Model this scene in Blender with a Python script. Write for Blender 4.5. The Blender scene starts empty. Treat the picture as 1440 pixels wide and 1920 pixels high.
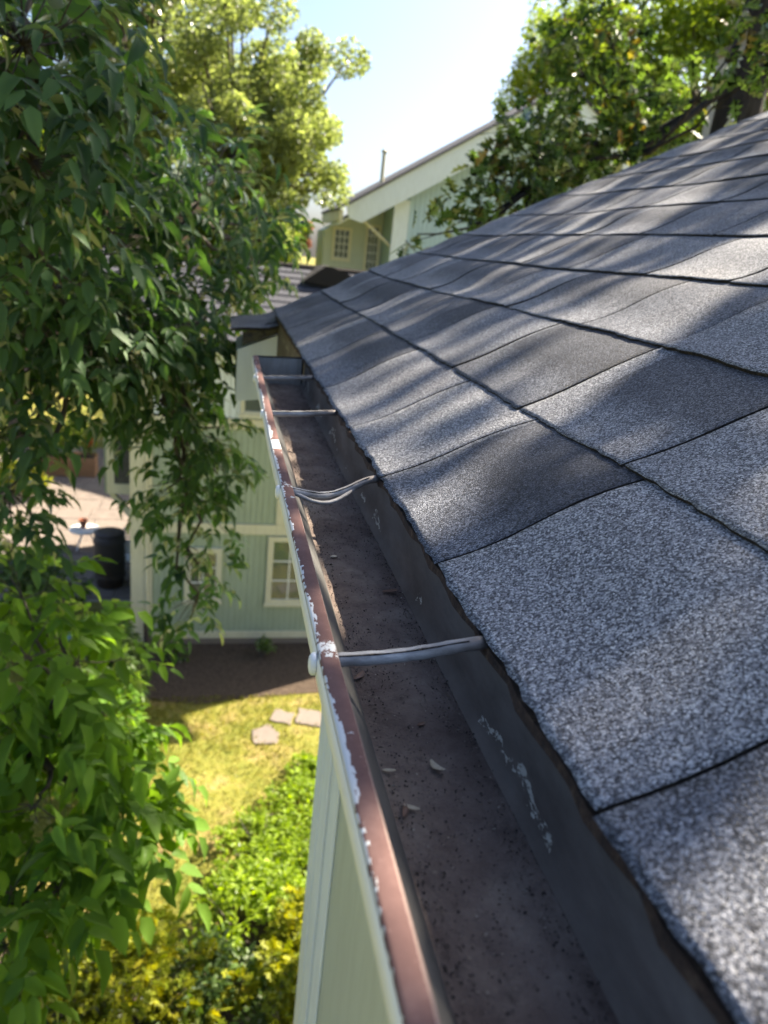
import bpy, math, random
import numpy as np
from mathutils import Vector, Matrix
random.seed(7); rng = np.random.default_rng(11)
S = bpy.context.scene
COL = S.collection
EYE = 6.9
# ------------------------------------------------------------------ camera, sky, sun, exposure
cd = bpy.data.cameras.new('camera'); cam = bpy.data.objects.new('camera', cd); COL.objects.link(cam)
cd.sensor_fit = 'VERTICAL'; cd.sensor_height = 36; cd.sensor_width = 27; cd.lens = 25.9
cd.clip_start = 0.02; cd.clip_end = 2000
R = Matrix(((0.975, -0.031, -0.221), (-0.197, 0.343, -0.919), (0.105, 0.939, 0.328)))
q = R.to_quaternion(); q.normalize()
cam.matrix_world = Matrix.Translation((0, 0, EYE)) @ q.to_matrix().to_4x4()
cd.dof.use_dof = True; cd.dof.focus_distance = 0.86; cd.dof.aperture_fstop = 5.6
S.camera = cam
SUN = Vector((0.665, 0.30, 0.685)).normalized()
w = bpy.data.worlds.new('World'); S.world = w; w.use_nodes = True
nt = w.node_tree; nt.nodes.clear()
wo = nt.nodes.new('ShaderNodeOutputWorld'); bg = nt.nodes.new('ShaderNodeBackground')
sk = nt.nodes.new('ShaderNodeTexSky'); sk.sky_type = 'NISHITA'; sk.sun_disc = False
sk.sun_elevation = math.asin(SUN.z); sk.sun_rotation = math.atan2(SUN.x, SUN.y)
sk.air_density = 0.8; sk.dust_density = 3.2; sk.ozone_density = 6.0
bg.inputs[1].default_value = 0.083
# thin fair-weather cloud puffs, the same all round the sky
tc = nt.nodes.new('ShaderNodeTexCoord'); mp = nt.nodes.new('ShaderNodeMapping'); mp.inputs['Scale'].default_value = (3.2, 3.2, 8.5)
mp.inputs['Location'].default_value = (0.37, 0.2, 0.1)
nz = nt.nodes.new('ShaderNodeTexNoise'); nz.inputs['Scale'].default_value = 1.6; nz.inputs['Detail'].default_value = 6; nz.inputs['Roughness'].default_value = 0.55
rp = nt.nodes.new('ShaderNodeValToRGB'); rp.color_ramp.elements[0].position = 0.63; rp.color_ramp.elements[1].position = 0.86
rp.color_ramp.elements[1].color = (0.55, 0.55, 0.55, 1)
mx = nt.nodes.new('ShaderNodeMix'); mx.data_type = 'RGBA'; mx.inputs[7].default_value = (5.6, 5.8, 6.1, 1)
L = nt.links.new
L(tc.outputs['Generated'], mp.inputs[0]); L(mp.outputs[0], nz.inputs[0]); L(nz.outputs[0], rp.inputs[0]); L(rp.outputs[0], mx.inputs[0])
L(sk.outputs[0], mx.inputs[6]); L(mx.outputs[2], bg.inputs[0]); L(bg.outputs[0], wo.inputs[0])
sd = bpy.data.lights.new('sun', 'SUN'); so = bpy.data.objects.new('sun', sd); COL.objects.link(so)
sd.energy = 5.0; sd.angle = math.radians(0.53); sd.color = (1, 0.94, 0.84)
so.rotation_euler = SUN.to_track_quat('Z', 'Y').to_euler(); so.location = SUN * 40
S.view_settings.view_transform = 'Standard'; S.view_settings.look = 'None'; S.view_settings.gamma = 1
S.view_settings.exposure = 2.05; S.view_settings.use_white_balance = True; S.view_settings.white_balance_temperature = 7200; S.view_settings.use_curve_mapping = False
S.render.engine = 'CYCLES'
S.cycles.use_denoising = True
try: S.cycles.denoiser = 'OPENIMAGEDENOISE'
except Exception: pass
S.cycles.max_bounces = 7; S.cycles.diffuse_bounces = 4; S.cycles.glossy_bounces = 3; S.cycles.transmission_bounces = 4
S.cycles.transparent_max_bounces = 4; S.cycles.caustics_reflective = False; S.cycles.caustics_refractive = False

# ------------------------------------------------------------------ material helpers
class NT:
    def __init__(s, name):
        s.m = bpy.data.materials.new(name); s.m.use_nodes = True; s.t = s.m.node_tree; s.t.nodes.clear()
        s.out = s.n('OutputMaterial')
    def n(s, kind, **kw):
        o = s.t.nodes.new('ShaderNode' + kind)
        for k, v in kw.items(): setattr(o, k, v)
        return o
    def l(s, a, b): s.t.links.new(a, b)
    def pos(s): return s.n('NewGeometry').outputs['Position']
    def noise(s, scale, detail=3, rough=0.55, vec=None, stretch=None):
        o = s.n('TexNoise'); o.inputs['Scale'].default_value = scale; o.inputs['Detail'].default_value = detail; o.inputs['Roughness'].default_value = rough
        v = vec or s.pos()
        if stretch:
            m = s.n('Mapping'); m.inputs['Scale'].default_value = stretch; s.l(v, m.inputs[0]); v = m.outputs[0]
        s.l(v, o.inputs['Vector']); return o.outputs[0]
    def ramp(s, fac, stops, interp='LINEAR'):
        o = s.n('ValToRGB'); c = o.color_ramp; c.interpolation = interp
        while len(c.elements) < len(stops): c.elements.new(0.5)
        for e, (p, col) in zip(c.elements, stops):
            e.position = p; e.color = (*col, 1) if len(col) == 3 else col
        s.l(fac, o.inputs[0]); return o.outputs[0]
    def mix(s, fac, a, b, mode='MIX'):
        o = s.n('Mix', data_type='RGBA', blend_type=mode)
        for sock, v in ((o.inputs[0], fac), (o.inputs[6], a), (o.inputs[7], b)):
            if isinstance(v, (int, float)): sock.default_value = v
            elif isinstance(v, tuple): sock.default_value = (*v, 1)
            else: s.l(v, sock)
        return o.outputs[2]
    def math(s, op, a, b=0.0, c=None):
        o = s.n('Math', operation=op)
        for i, v in enumerate((a, b) if c is None else (a, b, c)):
            if isinstance(v, (int, float)): o.inputs[i].default_value = v
            else: s.l(v, o.inputs[i])
        return o.outputs[0]
    def xyz(s):
        o = s.n('SeparateXYZ'); s.l(s.pos(), o.inputs[0]); return o.outputs
    def bump(s, h, strength=0.4, dist=0.01, normal=None):
        o = s.n('Bump'); o.inputs['Strength'].default_value = strength; o.inputs['Distance'].default_value = dist
        s.l(h, o.inputs['Height'])
        if normal: s.l(normal, o.inputs['Normal'])
        return o.outputs[0]
    def bsdf(s, col, rough=0.7, normal=None, metal=0.0, spec=0.4, **kw):
        p = s.n('BsdfPrincipled')
        for nm, v in (('Base Color', col), ('Roughness', rough), ('Metallic', metal), ('Specular IOR Level', spec)):
            if isinstance(v, tuple): p.inputs[nm].default_value = (*v, 1)
            elif isinstance(v, (int, float)): p.inputs[nm].default_value = v
            else: s.l(v, p.inputs[nm])
        if normal: s.l(normal, p.inputs['Normal'])
        s.l(p.outputs[0], s.out.inputs[0]); return s.m

def painted(name, col, dirt=(0.35, 0.33, 0.27), amt=0.35, rough=0.55, scale=3.0, stretch=(6, 6, 1)):
    t = NT(name)
    f = t.ramp(t.noise(scale, 5, 0.6, stretch=stretch), [(0.42, (0, 0, 0)), (0.8, (amt, amt, amt))])
    c = t.mix(f, col, tuple(a * b * 1.4 for a, b in zip(col, dirt)))
    return t.bsdf(c, rough, t.bump(t.noise(60, 3), 0.08, 0.004))
def leafmat(name, a, b, trans=0.45, tcol=None, rough=0.42, gloss=0.10, hue=None):
    t = NT(name); g = t.n('NewGeometry')
    c = t.ramp(g.outputs['Random Per Island'], [(0, a), (0.6, b), (0.9, tuple(min(1, x * 1.35) for x in b)), (1, hue or tuple(min(1, x * 1.5) for x in b))])
    d = t.n('BsdfDiffuse'); t.l(c, d.inputs[0])
    tr = t.n('BsdfTranslucent'); t.l(t.mix(1.0, c, tcol or (2.2, 2.1, 0.7), 'MULTIPLY'), tr.inputs[0])
    m1 = t.n('MixShader'); m1.inputs[0].default_value = trans; t.l(d.outputs[0], m1.inputs[1]); t.l(tr.outputs[0], m1.inputs[2])
    gl = t.n('BsdfGlossy'); gl.inputs['Roughness'].default_value = rough; gl.inputs[0].default_value = (1, 1, 1, 1)
    fr = t.n('Fresnel'); fr.inputs[0].default_value = 1.38
    m2 = t.n('MixShader'); t.l(t.math('MULTIPLY', fr.outputs[0], gloss * 6), m2.inputs[0])
    t.l(m1.outputs[0], m2.inputs[1]); t.l(gl.outputs[0], m2.inputs[2]); t.l(m2.outputs[0], t.out.inputs[0])
    return t.m
def bark(name, a, b):
    t = NT(name); h = t.noise(9, 5, 0.65, stretch=(3, 3, 0.45))
    return t.bsdf(t.ramp(h, [(0.3, a), (0.7, b)]), 0.9, t.bump(h, 0.9, 0.03), spec=0.2)

def shingle_mat():
    t = NT('granule_shingle'); oi = t.n('ObjectInfo')
    v = t.n('TexVoronoi'); v.inputs['Scale'].default_value = 600; t.l(t.pos(), v.inputs['Vector'])
    v2 = t.n('TexVoronoi'); v2.inputs['Scale'].default_value = 420; t.l(t.pos(), v2.inputs['Vector'])
    sep = t.n('SeparateColor'); t.l(v.outputs['Color'], sep.inputs[0])
    sep2 = t.n('SeparateColor'); t.l(v2.outputs['Color'], sep2.inputs[0])
    g = t.ramp(sep.outputs[0], [(0.0, (0.016, 0.016, 0.019)), (0.30, (0.048, 0.050, 0.059)), (0.60, (0.128, 0.133, 0.152)), (0.85, (0.24, 0.244, 0.265)), (1.0, (0.44, 0.445, 0.465))])
    wh = t.ramp(sep2.outputs[1], [(0.86, (0, 0, 0)), (0.93, (0.75, 0.75, 0.75))])
    g = t.mix(wh, g, (0.31, 0.315, 0.335))
    # blend drops: darker and paler drifts of granules, per tab
    blot = t.noise(5.5, 2, 0.5)
    tab = t.math('MULTIPLY_ADD', oi.outputs['Random'], 0.55, 0.0)
    f = t.ramp(t.math('ADD', t.math('MULTIPLY', blot, 0.7), tab), [(0.28, (0.42, 0.44, 0.50)), (0.55, (0.95, 0.97, 1.0)), (0.85, (1.35, 1.33, 1.28))])
    c = t.mix(1.0, g, f, 'MULTIPLY')
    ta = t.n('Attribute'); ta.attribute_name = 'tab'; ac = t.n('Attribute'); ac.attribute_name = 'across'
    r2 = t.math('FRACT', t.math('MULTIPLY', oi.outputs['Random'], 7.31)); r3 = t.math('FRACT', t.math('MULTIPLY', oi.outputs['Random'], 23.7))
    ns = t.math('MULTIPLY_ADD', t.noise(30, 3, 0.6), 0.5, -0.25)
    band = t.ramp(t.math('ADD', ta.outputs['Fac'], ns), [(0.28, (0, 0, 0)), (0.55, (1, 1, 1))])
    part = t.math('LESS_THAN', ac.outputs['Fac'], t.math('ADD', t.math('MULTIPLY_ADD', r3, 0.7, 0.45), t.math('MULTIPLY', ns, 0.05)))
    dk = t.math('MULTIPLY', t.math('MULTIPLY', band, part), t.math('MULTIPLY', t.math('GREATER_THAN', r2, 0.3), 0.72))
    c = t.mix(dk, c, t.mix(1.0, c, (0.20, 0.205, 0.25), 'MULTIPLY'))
    brn = t.ramp(t.noise(3.1, 3, 0.6), [(0.52, (0, 0, 0)), (0.72, (0.35, 0.35, 0.35))])
    c = t.mix(brn, c, t.mix(1.0, c, (1.12, 0.98, 0.84), 'MULTIPLY'))
    h = t.math('SUBTRACT', 1.0, v.outputs['Distance'])
    rr = t.ramp(sep.outputs[2], [(0.0, (0.42, 0.42, 0.42)), (0.25, (0.85, 0.85, 0.85))])
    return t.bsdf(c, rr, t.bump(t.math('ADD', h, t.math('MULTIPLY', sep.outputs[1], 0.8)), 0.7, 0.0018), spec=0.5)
M = {}
M['shingle'] = shingle_mat()
def butt_mat():
    t = NT('shingle_cut_edge'); n = t.noise(160, 3, 0.7)
    return t.bsdf(t.ramp(n, [(0.35, (0.008, 0.007, 0.006)), (0.6, (0.03, 0.024, 0.018)), (0.8, (0.12, 0.09, 0.06))]), 0.95, t.bump(n, 0.9, 0.004))
M['butt'] = butt_mat()
def dark_metal():
    t = NT('weathered_dark_metal'); x, y, z = t.xyz()
    n = t.noise(7, 5, 0.65, stretch=(1, 1, 2.5)); n2 = t.noise(55, 4, 0.7, stretch=(1, 0.4, 1))
    c = t.ramp(n, [(0.3, (0.10, 0.083, 0.069)), (0.6, (0.17, 0.144, 0.122)), (0.8, (0.24, 0.206, 0.172))])
    c = t.mix(t.ramp(n2, [(0.55, (0, 0, 0)), (0.8, (0.25, 0.25, 0.25))]), c, (0.16, 0.15, 0.13))
    # flaked remains of pale paint along the lower seam
    zz = t.math('SUBTRACT', z, EYE - 0.383)
    pn = t.noise(7.5, 3, 0.6, stretch=(1, 1, .55)); run = t.math('MULTIPLY', t.math('SUBTRACT', pn, 0.535), 0.15)
    low = t.math('ADD', run, t.math('MULTIPLY_ADD', n2, 0.016, -0.004))
    near = t.math('MULTIPLY', t.math('LESS_THAN', zz, low), t.math('GREATER_THAN', zz, t.math('MULTIPLY_ADD', low, 0.45, -0.004)))
    patch = t.math('GREATER_THAN', pn, 0.545)
    fine = t.ramp(t.noise(130, 4, 0.75, stretch=(1, 0.5, 1)), [(0.50, (0, 0, 0)), (0.545, (1, 1, 1))])
    f = t.math('MULTIPLY', t.math('MULTIPLY', near, patch), fine)
    c = t.mix(f, c, (0.50, 0.48, 0.40))
    return t.bsdf(c, 0.82, t.bump(n2, 0.3, 0.003), spec=0.15)
M['dark_metal'] = dark_metal()
def dirt_mat():
    t = NT('gutter_silt'); n = t.noise(9, 6, 0.7); n2 = t.noise(240, 4, 0.7); n3 = t.noise(38, 4, 0.65)
    c = t.ramp(n, [(0.32, (0.095, 0.066, 0.055)), (0.52, (0.165, 0.126, 0.105)), (0.72, (0.26, 0.215, 0.175))])
    c = t.mix(t.ramp(n3, [(0.55, (0, 0, 0)), (0.75, (0.5, 0.5, 0.5))]), c, (0.040, 0.030, 0.028))
    c = t.mix(t.ramp(n2, [(0.66, (0, 0, 0)), (0.75, (0.6, 0.6, 0.6))]), c, (0.19, 0.165, 0.145))
    c = t.mix(t.ramp(n2, [(0.26, (0.8, 0.8, 0.8)), (0.34, (0, 0, 0))]), c, (0.012, 0.010, 0.010))
    return t.bsdf(c, 0.9, t.bump(t.math('ADD', n2, t.math('MULTIPLY', n3, 2.0)), 0.8, 0.003), spec=0.25)
M['silt'] = dirt_mat()
M['grit'] = (lambda t: t.bsdf(t.ramp(t.n('NewGeometry').outputs['Random Per Island'], [(0, (0.012, 0.010, 0.009)), (0.55, (0.05, 0.038, 0.032)), (0.85, (0.13, 0.105, 0.085)), (1, (0.34, 0.29, 0.23))]), 0.9))(NT('grit'))
def grey_metal():
    t = NT('dull_grey_metal'); n = t.noise(14, 5, 0.65, stretch=(1, 0.5, 2)); n2 = t.noise(90, 3, 0.7)
    c = t.ramp(n, [(0.3, (0.045, 0.043, 0.041)), (0.65, (0.09, 0.087, 0.082)), (0.85, (0.14, 0.134, 0.125))])
    return t.bsdf(c, 0.6, t.bump(n2, 0.2, 0.002), spec=0.35)
M['grey_metal'] = grey_metal()
M['grey_light'] = painted('grimy_end_cap', (0.30, 0.28, 0.25), amt=0.6, scale=14)
def lip_mat():
    t = NT('peeling_red_primer'); x, y, z = t.xyz()
    n = t.noise(14, 5, 0.7); nf = t.noise(170, 4, 0.75); ny = t.noise(9, 3, 0.55, stretch=(0.3, 1, 0.3)); vo = t.n('TexVoronoi'); vo.inputs['Scale'].default_value = 150; t.l(t.pos(), vo.inputs['Vector']); vs_ = t.n('SeparateColor'); t.l(vo.outputs['Color'], vs_.inputs[0]); cell = vs_.outputs[0]
    red = t.ramp(n, [(0.3, (0.115, 0.066, 0.060)), (0.55, (0.155, 0.090, 0.080)), (0.75, (0.21, 0.130, 0.115))])
    red = t.mix(t.ramp(nf, [(0.62, (0, 0, 0)), (0.72, (0.35, 0.35, 0.35))]), red, (0.46, 0.32, 0.29))
    red = t.mix(t.ramp(nf, [(0.28, (0.4, 0.4, 0.4)), (0.36, (0, 0, 0))]), red, (0.10, 0.05, 0.05))
    ux = t.math('MULTIPLY', t.math('SUBTRACT', x, 0.0853), 1 / 0.0165)
    lim = t.math('ADD', t.math('ADD', t.math('MULTIPLY_ADD', ny, 1.15, -0.44), t.math('MULTIPLY_ADD', nf, 0.16, -0.08)), t.math('MULTIPLY_ADD', cell, 0.22, -0.11))
    e1 = t.math('LESS_THAN', ux, lim)
    yy = t.math('ADD', y, t.math('MULTIPLY_ADD', nf, 0.03, -0.015))
    b1 = t.math('LESS_THAN', t.math('ABSOLUTE', t.math('SUBTRACT', yy, 1.205)), 0.028)
    sp = t.ramp(t.math('ADD', t.math('MULTIPLY', t.noise(24, 2, 0.5), 0.66), t.math('MULTIPLY', nf, 0.36)), [(0.655, (0, 0, 0)), (0.67, (1, 1, 1))])
    near1 = t.math('LESS_THAN', t.math('ABSOLUTE', t.math('SUBTRACT', yy, 0.538)), 0.013)
    near1 = t.math('MULTIPLY', near1, t.math('GREATER_THAN', nf, 0.5))
    f = t.math('MAXIMUM', t.math('MAXIMUM', e1, t.math('MULTIPLY', b1, t.math('GREATER_THAN', nf, 0.38))), t.math('MAXIMUM', sp, near1))
    rim_highlight = t.math('GREATER_THAN', ux, t.math('MULTIPLY_ADD', nf, 0.14, 0.885))  # highlight on the inner rim, put into the colour
    c = t.mix(f, red, (0.54, 0.56, 0.56)); c = t.mix(t.math('MULTIPLY', rim_highlight, 0.45), c, (0.40, 0.31, 0.27))
    return t.bsdf(c, 0.9, t.bump(t.math('ADD', f, t.math('MULTIPLY', nf, 0.5)), 0.35, 0.0012), spec=0.1)
M['lip'] = lip_mat()
M['white_metal'] = painted('chalky_white_gutter_paint', (0.66, 0.70, 0.72), amt=0.25, rough=0.5, scale=8, stretch=(1, 1, 4))
def ferrule_mat():
    t = NT('weathered_aluminium_tube'); x, y, z = t.xyz(); n = t.noise(70, 5, 0.7, stretch=(0.4, 1, 1)); n2 = t.noise(25, 3)
    c = t.ramp(n, [(0.3, (0.17, 0.165, 0.155)), (0.5, (0.32, 0.315, 0.31)), (0.75, (0.52, 0.52, 0.52))])
    brown_end = t.ramp(t.math('ADD', x, t.math('MULTIPLY_ADD', n2, 0.06, -0.03)), [(0.165, (0, 0, 0)), (0.215, (0.8, 0.8, 0.8))])  # tube turns brown towards the gutter back
    c = t.mix(brown_end, c, (0.13, 0.105, 0.09))
    return t.bsdf(c, 0.5, t.bump(n, 0.4, 0.002), metal=0.15)
M['ferrule'] = ferrule_mat()
M['rust'] = (lambda t: t.bsdf(t.ramp(t.noise(60, 5, 0.7), [(0.3, (0.02, 0.014, 0.01)), (0.55, (0.07, 0.038, 0.022)), (0.75, (0.20, 0.13, 0.075))]), 0.9, t.bump(t.noise(120, 4, 0.7), 0.7, 0.004)))(NT('rusty_edge_metal'))
M['cream'] = painted('cream_trim_paint', (0.64, 0.60, 0.44), amt=0.3)
M['white_trim'] = painted('white_trim_paint', (0.72, 0.775, 0.78), amt=0.25)
M['sage'] = painted('sage_green_siding_paint', (0.34, 0.40, 0.30), amt=0.3)
M['sage_groove'] = painted('sage_green_backing_paint', (0.235, 0.28, 0.205), amt=0.2)
M['sage_wall'] = painted('pale_sage_wall_paint', (0.45, 0.49, 0.41), amt=0.25)
M['teal'] = painted('pale_teal_siding_paint', (0.44, 0.57, 0.60), amt=0.2)
M['teal_groove'] = painted('teal_backing_paint', (0.31, 0.44, 0.48), amt=0.2)
M['glass'] = (lambda t: t.bsdf((0.10, 0.115, 0.095), 0.05, spec=1.0))(NT('window_glass'))
M['dark'] = painted('dark_brown_paint', (0.075, 0.055, 0.046), amt=0.2)
M['far_shingle'] = (lambda t: t.bsdf(t.ramp(t.noise(18, 4, 0.7), [(0.3, (0.022, 0.023, 0.029)), (0.7, (0.065, 0.066, 0.078))]), 0.9, t.bump(t.noise(60, 3), 0.5, 0.01)))(NT('far_roof_shingle'))
M['wood'] = painted('planter_wood', (0.30, 0.155, 0.075), amt=0.4, stretch=(1, 6, 6))
M['terracotta'] = painted('terracotta', (0.33, 0.12, 0.065), amt=0.3)
M['brick'] = (lambda t: t.bsdf(t.mix(t.n('ObjectInfo').outputs['Random'], (0.24, 0.09, 0.065), (0.36, 0.17, 0.12)), 0.9, t.bump(t.noise(40, 4), 0.5, 0.01)))(NT('red_brick'))
M['mortar'] = painted('mortar', (0.36, 0.33, 0.29), amt=0.2, rough=0.9)
M['pinkwall'] = painted('faded_pink_stucco', (0.46, 0.27, 0.21), amt=0.3)
M['stone'] = (lambda t: t.bsdf(t.mix(t.n('ObjectInfo').outputs['Random'], t.ramp(t.noise(5, 5, 0.65), [(0.3, (0.13, 0.105, 0.088)), (0.7, (0.23, 0.185, 0.155))]), (0.19, 0.155, 0.13)), 0.9, t.bump(t.noise(30, 5, 0.7), 0.5, 0.02)))(NT('flagstone'))
M['plastic_white'] = painted('white_plastic', (0.7, 0.7, 0.67), amt=0.2)
M['blue'] = painted('blue_plastic', (0.10, 0.22, 0.34), amt=0.2)
M['bark'] = bark('grey_brown_bark', (0.045, 0.036, 0.030), (0.16, 0.135, 0.115))
M['bark_dark'] = bark('dark_furrowed_bark', (0.012, 0.010, 0.010), (0.055, 0.045, 0.040))
M['dry'] = painted('dry_leaf', (0.42, 0.36, 0.26), amt=0.5, scale=60)
M['dry_brown'] = painted('dry_brown_leaf', (0.16, 0.085, 0.055), amt=0.5, scale=60)
def ground_mat():
    t = NT('lawn_soil'); n = t.noise(1.3, 5, 0.65); n2 = t.noise(24, 4, 0.7)
    c = t.ramp(n, [(0.32, (0.12, 0.14, 0.024)), (0.5, (0.22, 0.205, 0.045)), (0.68, (0.34, 0.235, 0.11))])
    c = t.mix(t.ramp(n2, [(0.4, (0, 0, 0)), (0.75, (0.5, 0.5, 0.5))]), c, (0.10, 0.125, 0.025))
    return t.bsdf(c, 0.95, t.bump(n2, 0.7, 0.03), spec=0.15)
M['ground'] = ground_mat()
M['mulch'] = (lambda t: t.bsdf(t.ramp(t.noise(26, 5, 0.7), [(0.3, (0.035, 0.024, 0.018)), (0.6, (0.11, 0.08, 0.058)), (0.8, (0.22, 0.175, 0.13))]), 0.95, t.bump(t.noise(45, 4, 0.7), 0.9, 0.03), spec=0.15))(NT('bark_mulch'))
M['grass'] = leafmat('grass_blade', (0.15, 0.17, 0.026), (0.28, 0.26, 0.045), 0.35, (1.4, 1.4, 0.5), gloss=0.03, hue=(0.42, 0.29, 0.11))
M['leaf_near'] = leafmat('box_elder_leaf', (0.040, 0.078, 0.040), (0.070, 0.125, 0.055), 0.42, (1.7, 2.1, 0.5), gloss=0.055, rough=.55, hue=(0.11, 0.18, 0.07))
M['leaf_bush'] = leafmat('ash_leaf', (0.075, 0.155, 0.026), (0.13, 0.235, 0.042), 0.5, (2.0, 2.0, 0.5), gloss=0.03)
M['leaf_oak'] = leafmat('oak_leaf', (0.036, 0.068, 0.027), (0.064, 0.112, 0.038), 0.46, (2.4, 2.3, 0.6), gloss=0.03, hue=(0.16, 0.10, 0.035))
M['leaf_far'] = leafmat('far_oak_leaf', (0.13, 0.16, 0.062), (0.205, 0.235, 0.10), 0.6, (1.75, 1.85, 0.95), gloss=0.03, hue=(0.29, 0.29, 0.14))
M['leaf_lime'] = leafmat('lime_green_leaf', (0.09, 0.14, 0.022), (0.155, 0.21, 0.032), 0.58, (1.9, 1.9, 0.5), gloss=0.03)
M['leaf_yellow'] = leafmat('yellow_shrub_leaf', (0.15, 0.21, 0.019), (0.30, 0.32, 0.025), 0.52, (1.8, 1.6, 0.4), gloss=0.04, hue=(0.36, 0.33, 0.03))
M['leaf_cover'] = leafmat('ground_cover_leaf', (0.12, 0.19, 0.016), (0.20, 0.28, 0.024), 0.5, (1.9, 1.9, 0.4), gloss=0.05)
M['leaf_dark'] = leafmat('dark_shrub_leaf', (0.05, 0.088, 0.020), (0.08, 0.135, 0.030), 0.42, (2.0, 2.0, 0.6), gloss=0.08)
M['leaf_pink'] = leafmat('pinkish_tree_leaf', (0.20, 0.085, 0.05), (0.30, 0.14, 0.085), 0.45, (1.5, 1.2, 0.9), gloss=0.04)
M['petal'] = leafmat('red_petal', (0.42, 0.03, 0.02), (0.55, 0.06, 0.03), 0.4, (1.4, 0.9, 0.8), gloss=0.03)

# ------------------------------------------------------------------ mesh helpers
def link(o, parent=None):
    COL.objects.link(o)
    if parent is not None: o.parent = parent
    return o
def origin_of(p):
    v = Vector((0, 0, 0))
    while p is not None: v += p.location; p = p.parent
    return v
def tag(o, label, cat, group=None):
    o['label'] = label; o['category'] = cat
    if group: o['group'] = group
    return o
def thing(name, label, cat, loc, group=None):
    o = bpy.data.objects.new(name, None); o.location = loc; o.empty_display_size = 0.1; link(o)
    return tag(o, label, cat, group)
class MB:
    def __init__(s): s.v = []; s.f = []; s.mi = []
    def add(s, vs, fs, mi=0):
        b = len(s.v); s.v += [tuple(p) for p in vs]; s.f += [tuple(i + b for i in f) for f in fs]; s.mi += [mi] * len(fs); return s
    def box(s, x0, x1, y0, y1, z0, z1, mi=0):
        vs = [(x, y, z) for z in (z0, z1) for y in (y0, y1) for x in (x0, x1)]
        return s.add(vs, [(0, 2, 3, 1), (4, 5, 7, 6), (0, 1, 5, 4), (2, 6, 7, 3), (0, 4, 6, 2), (1, 3, 7, 5)], mi)
    def prism(s, poly, axis, a, b, mi=0):
        n = len(poly)
        def p(u, v, w): return {'y': (u, w, v), 'x': (w, u, v), 'z': (u, v, w)}[axis]
        vs = [p(u, v, a) for u, v in poly] + [p(u, v, b) for u, v in poly]
        fs = [tuple(range(n)), tuple(range(2 * n - 1, n - 1, -1))] + [(i, i + n, (i + 1) % n + n, (i + 1) % n) for i in range(n)]
        return s.add(vs, fs, mi)
    def tube(s, pts, rad, seg=8, cap=True, mi=0):
        pts = [Vector(p) for p in pts]; n = len(pts)
        if not hasattr(rad, '__len__'): rad = [rad] * n
        vs = []; up = Vector((0.13, 0.31, 0.94))
        for i, p in enumerate(pts):
            d = (pts[min(i + 1, n - 1)] - pts[max(i - 1, 0)]).normalized()
            a = d.cross(up)
            if a.length < 0.05: a = d.cross(Vector((1, 0, 0)))
            a.normalize(); b = d.cross(a)
            for k in range(seg):
                t = 2 * math.pi * k / seg; vs.append(p + (a * math.cos(t) + b * math.sin(t)) * rad[i])
        fs = [(i * seg + k, i * seg + (k + 1) % seg, (i + 1) * seg + (k + 1) % seg, (i + 1) * seg + k) for i in range(n - 1) for k in range(seg)]
        if cap: fs += [tuple(range(seg))[::-1], tuple(range((n - 1) * seg, n * seg))]
        return s.add(vs, fs, mi)
    def lathe(s, prof, c, seg=20, mi=0):
        vs = [(c[0] + r * math.cos(2 * math.pi * k / seg), c[1] + r * math.sin(2 * math.pi * k / seg), c[2] + z) for r, z in prof for k in range(seg)]
        n = len(prof)
        fs = [(i * seg + k, i * seg + (k + 1) % seg, (i + 1) * seg + (k + 1) % seg, (i + 1) * seg + k) for i in range(n - 1) for k in range(seg)]
        fs += [tuple(range(seg))[::-1], tuple(range((n - 1) * seg, n * seg))]
        return s.add(vs, fs, mi)
    def build(s, name, mats, parent=None, loc=None, smooth=False, bevel=0):
        me = bpy.data.meshes.new(name); o0 = origin_of(parent) + (Vector(loc) if loc else Vector((0, 0, 0)))
        me.from_pydata([(a - o0.x, b - o0.y, c - o0.z) for a, b, c in s.v], [], s.f); me.update()
        for m in (mats if isinstance(mats, (list, tuple)) else [mats]): me.materials.append(M[m])
        if any(s.mi): me.polygons.foreach_set('material_index', s.mi)
        if smooth: me.polygons.foreach_set('use_smooth', [True] * len(me.polygons))
        o = bpy.data.objects.new(name, me); link(o, parent)
        if loc: o.location = loc
        if bevel:
            b = o.modifiers.new('edge', 'BEVEL'); b.width = bevel; b.segments = 2; b.limit_method = 'ANGLE'
        return o
def shared(name, me, loc, parent, rz=0.0):
    o = bpy.data.objects.new(name, me); link(o, parent); o.location = Vector(loc) - origin_of(parent); o.rotation_euler.z = rz; return o
def structure(o): o['kind'] = 'structure'; return o

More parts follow.
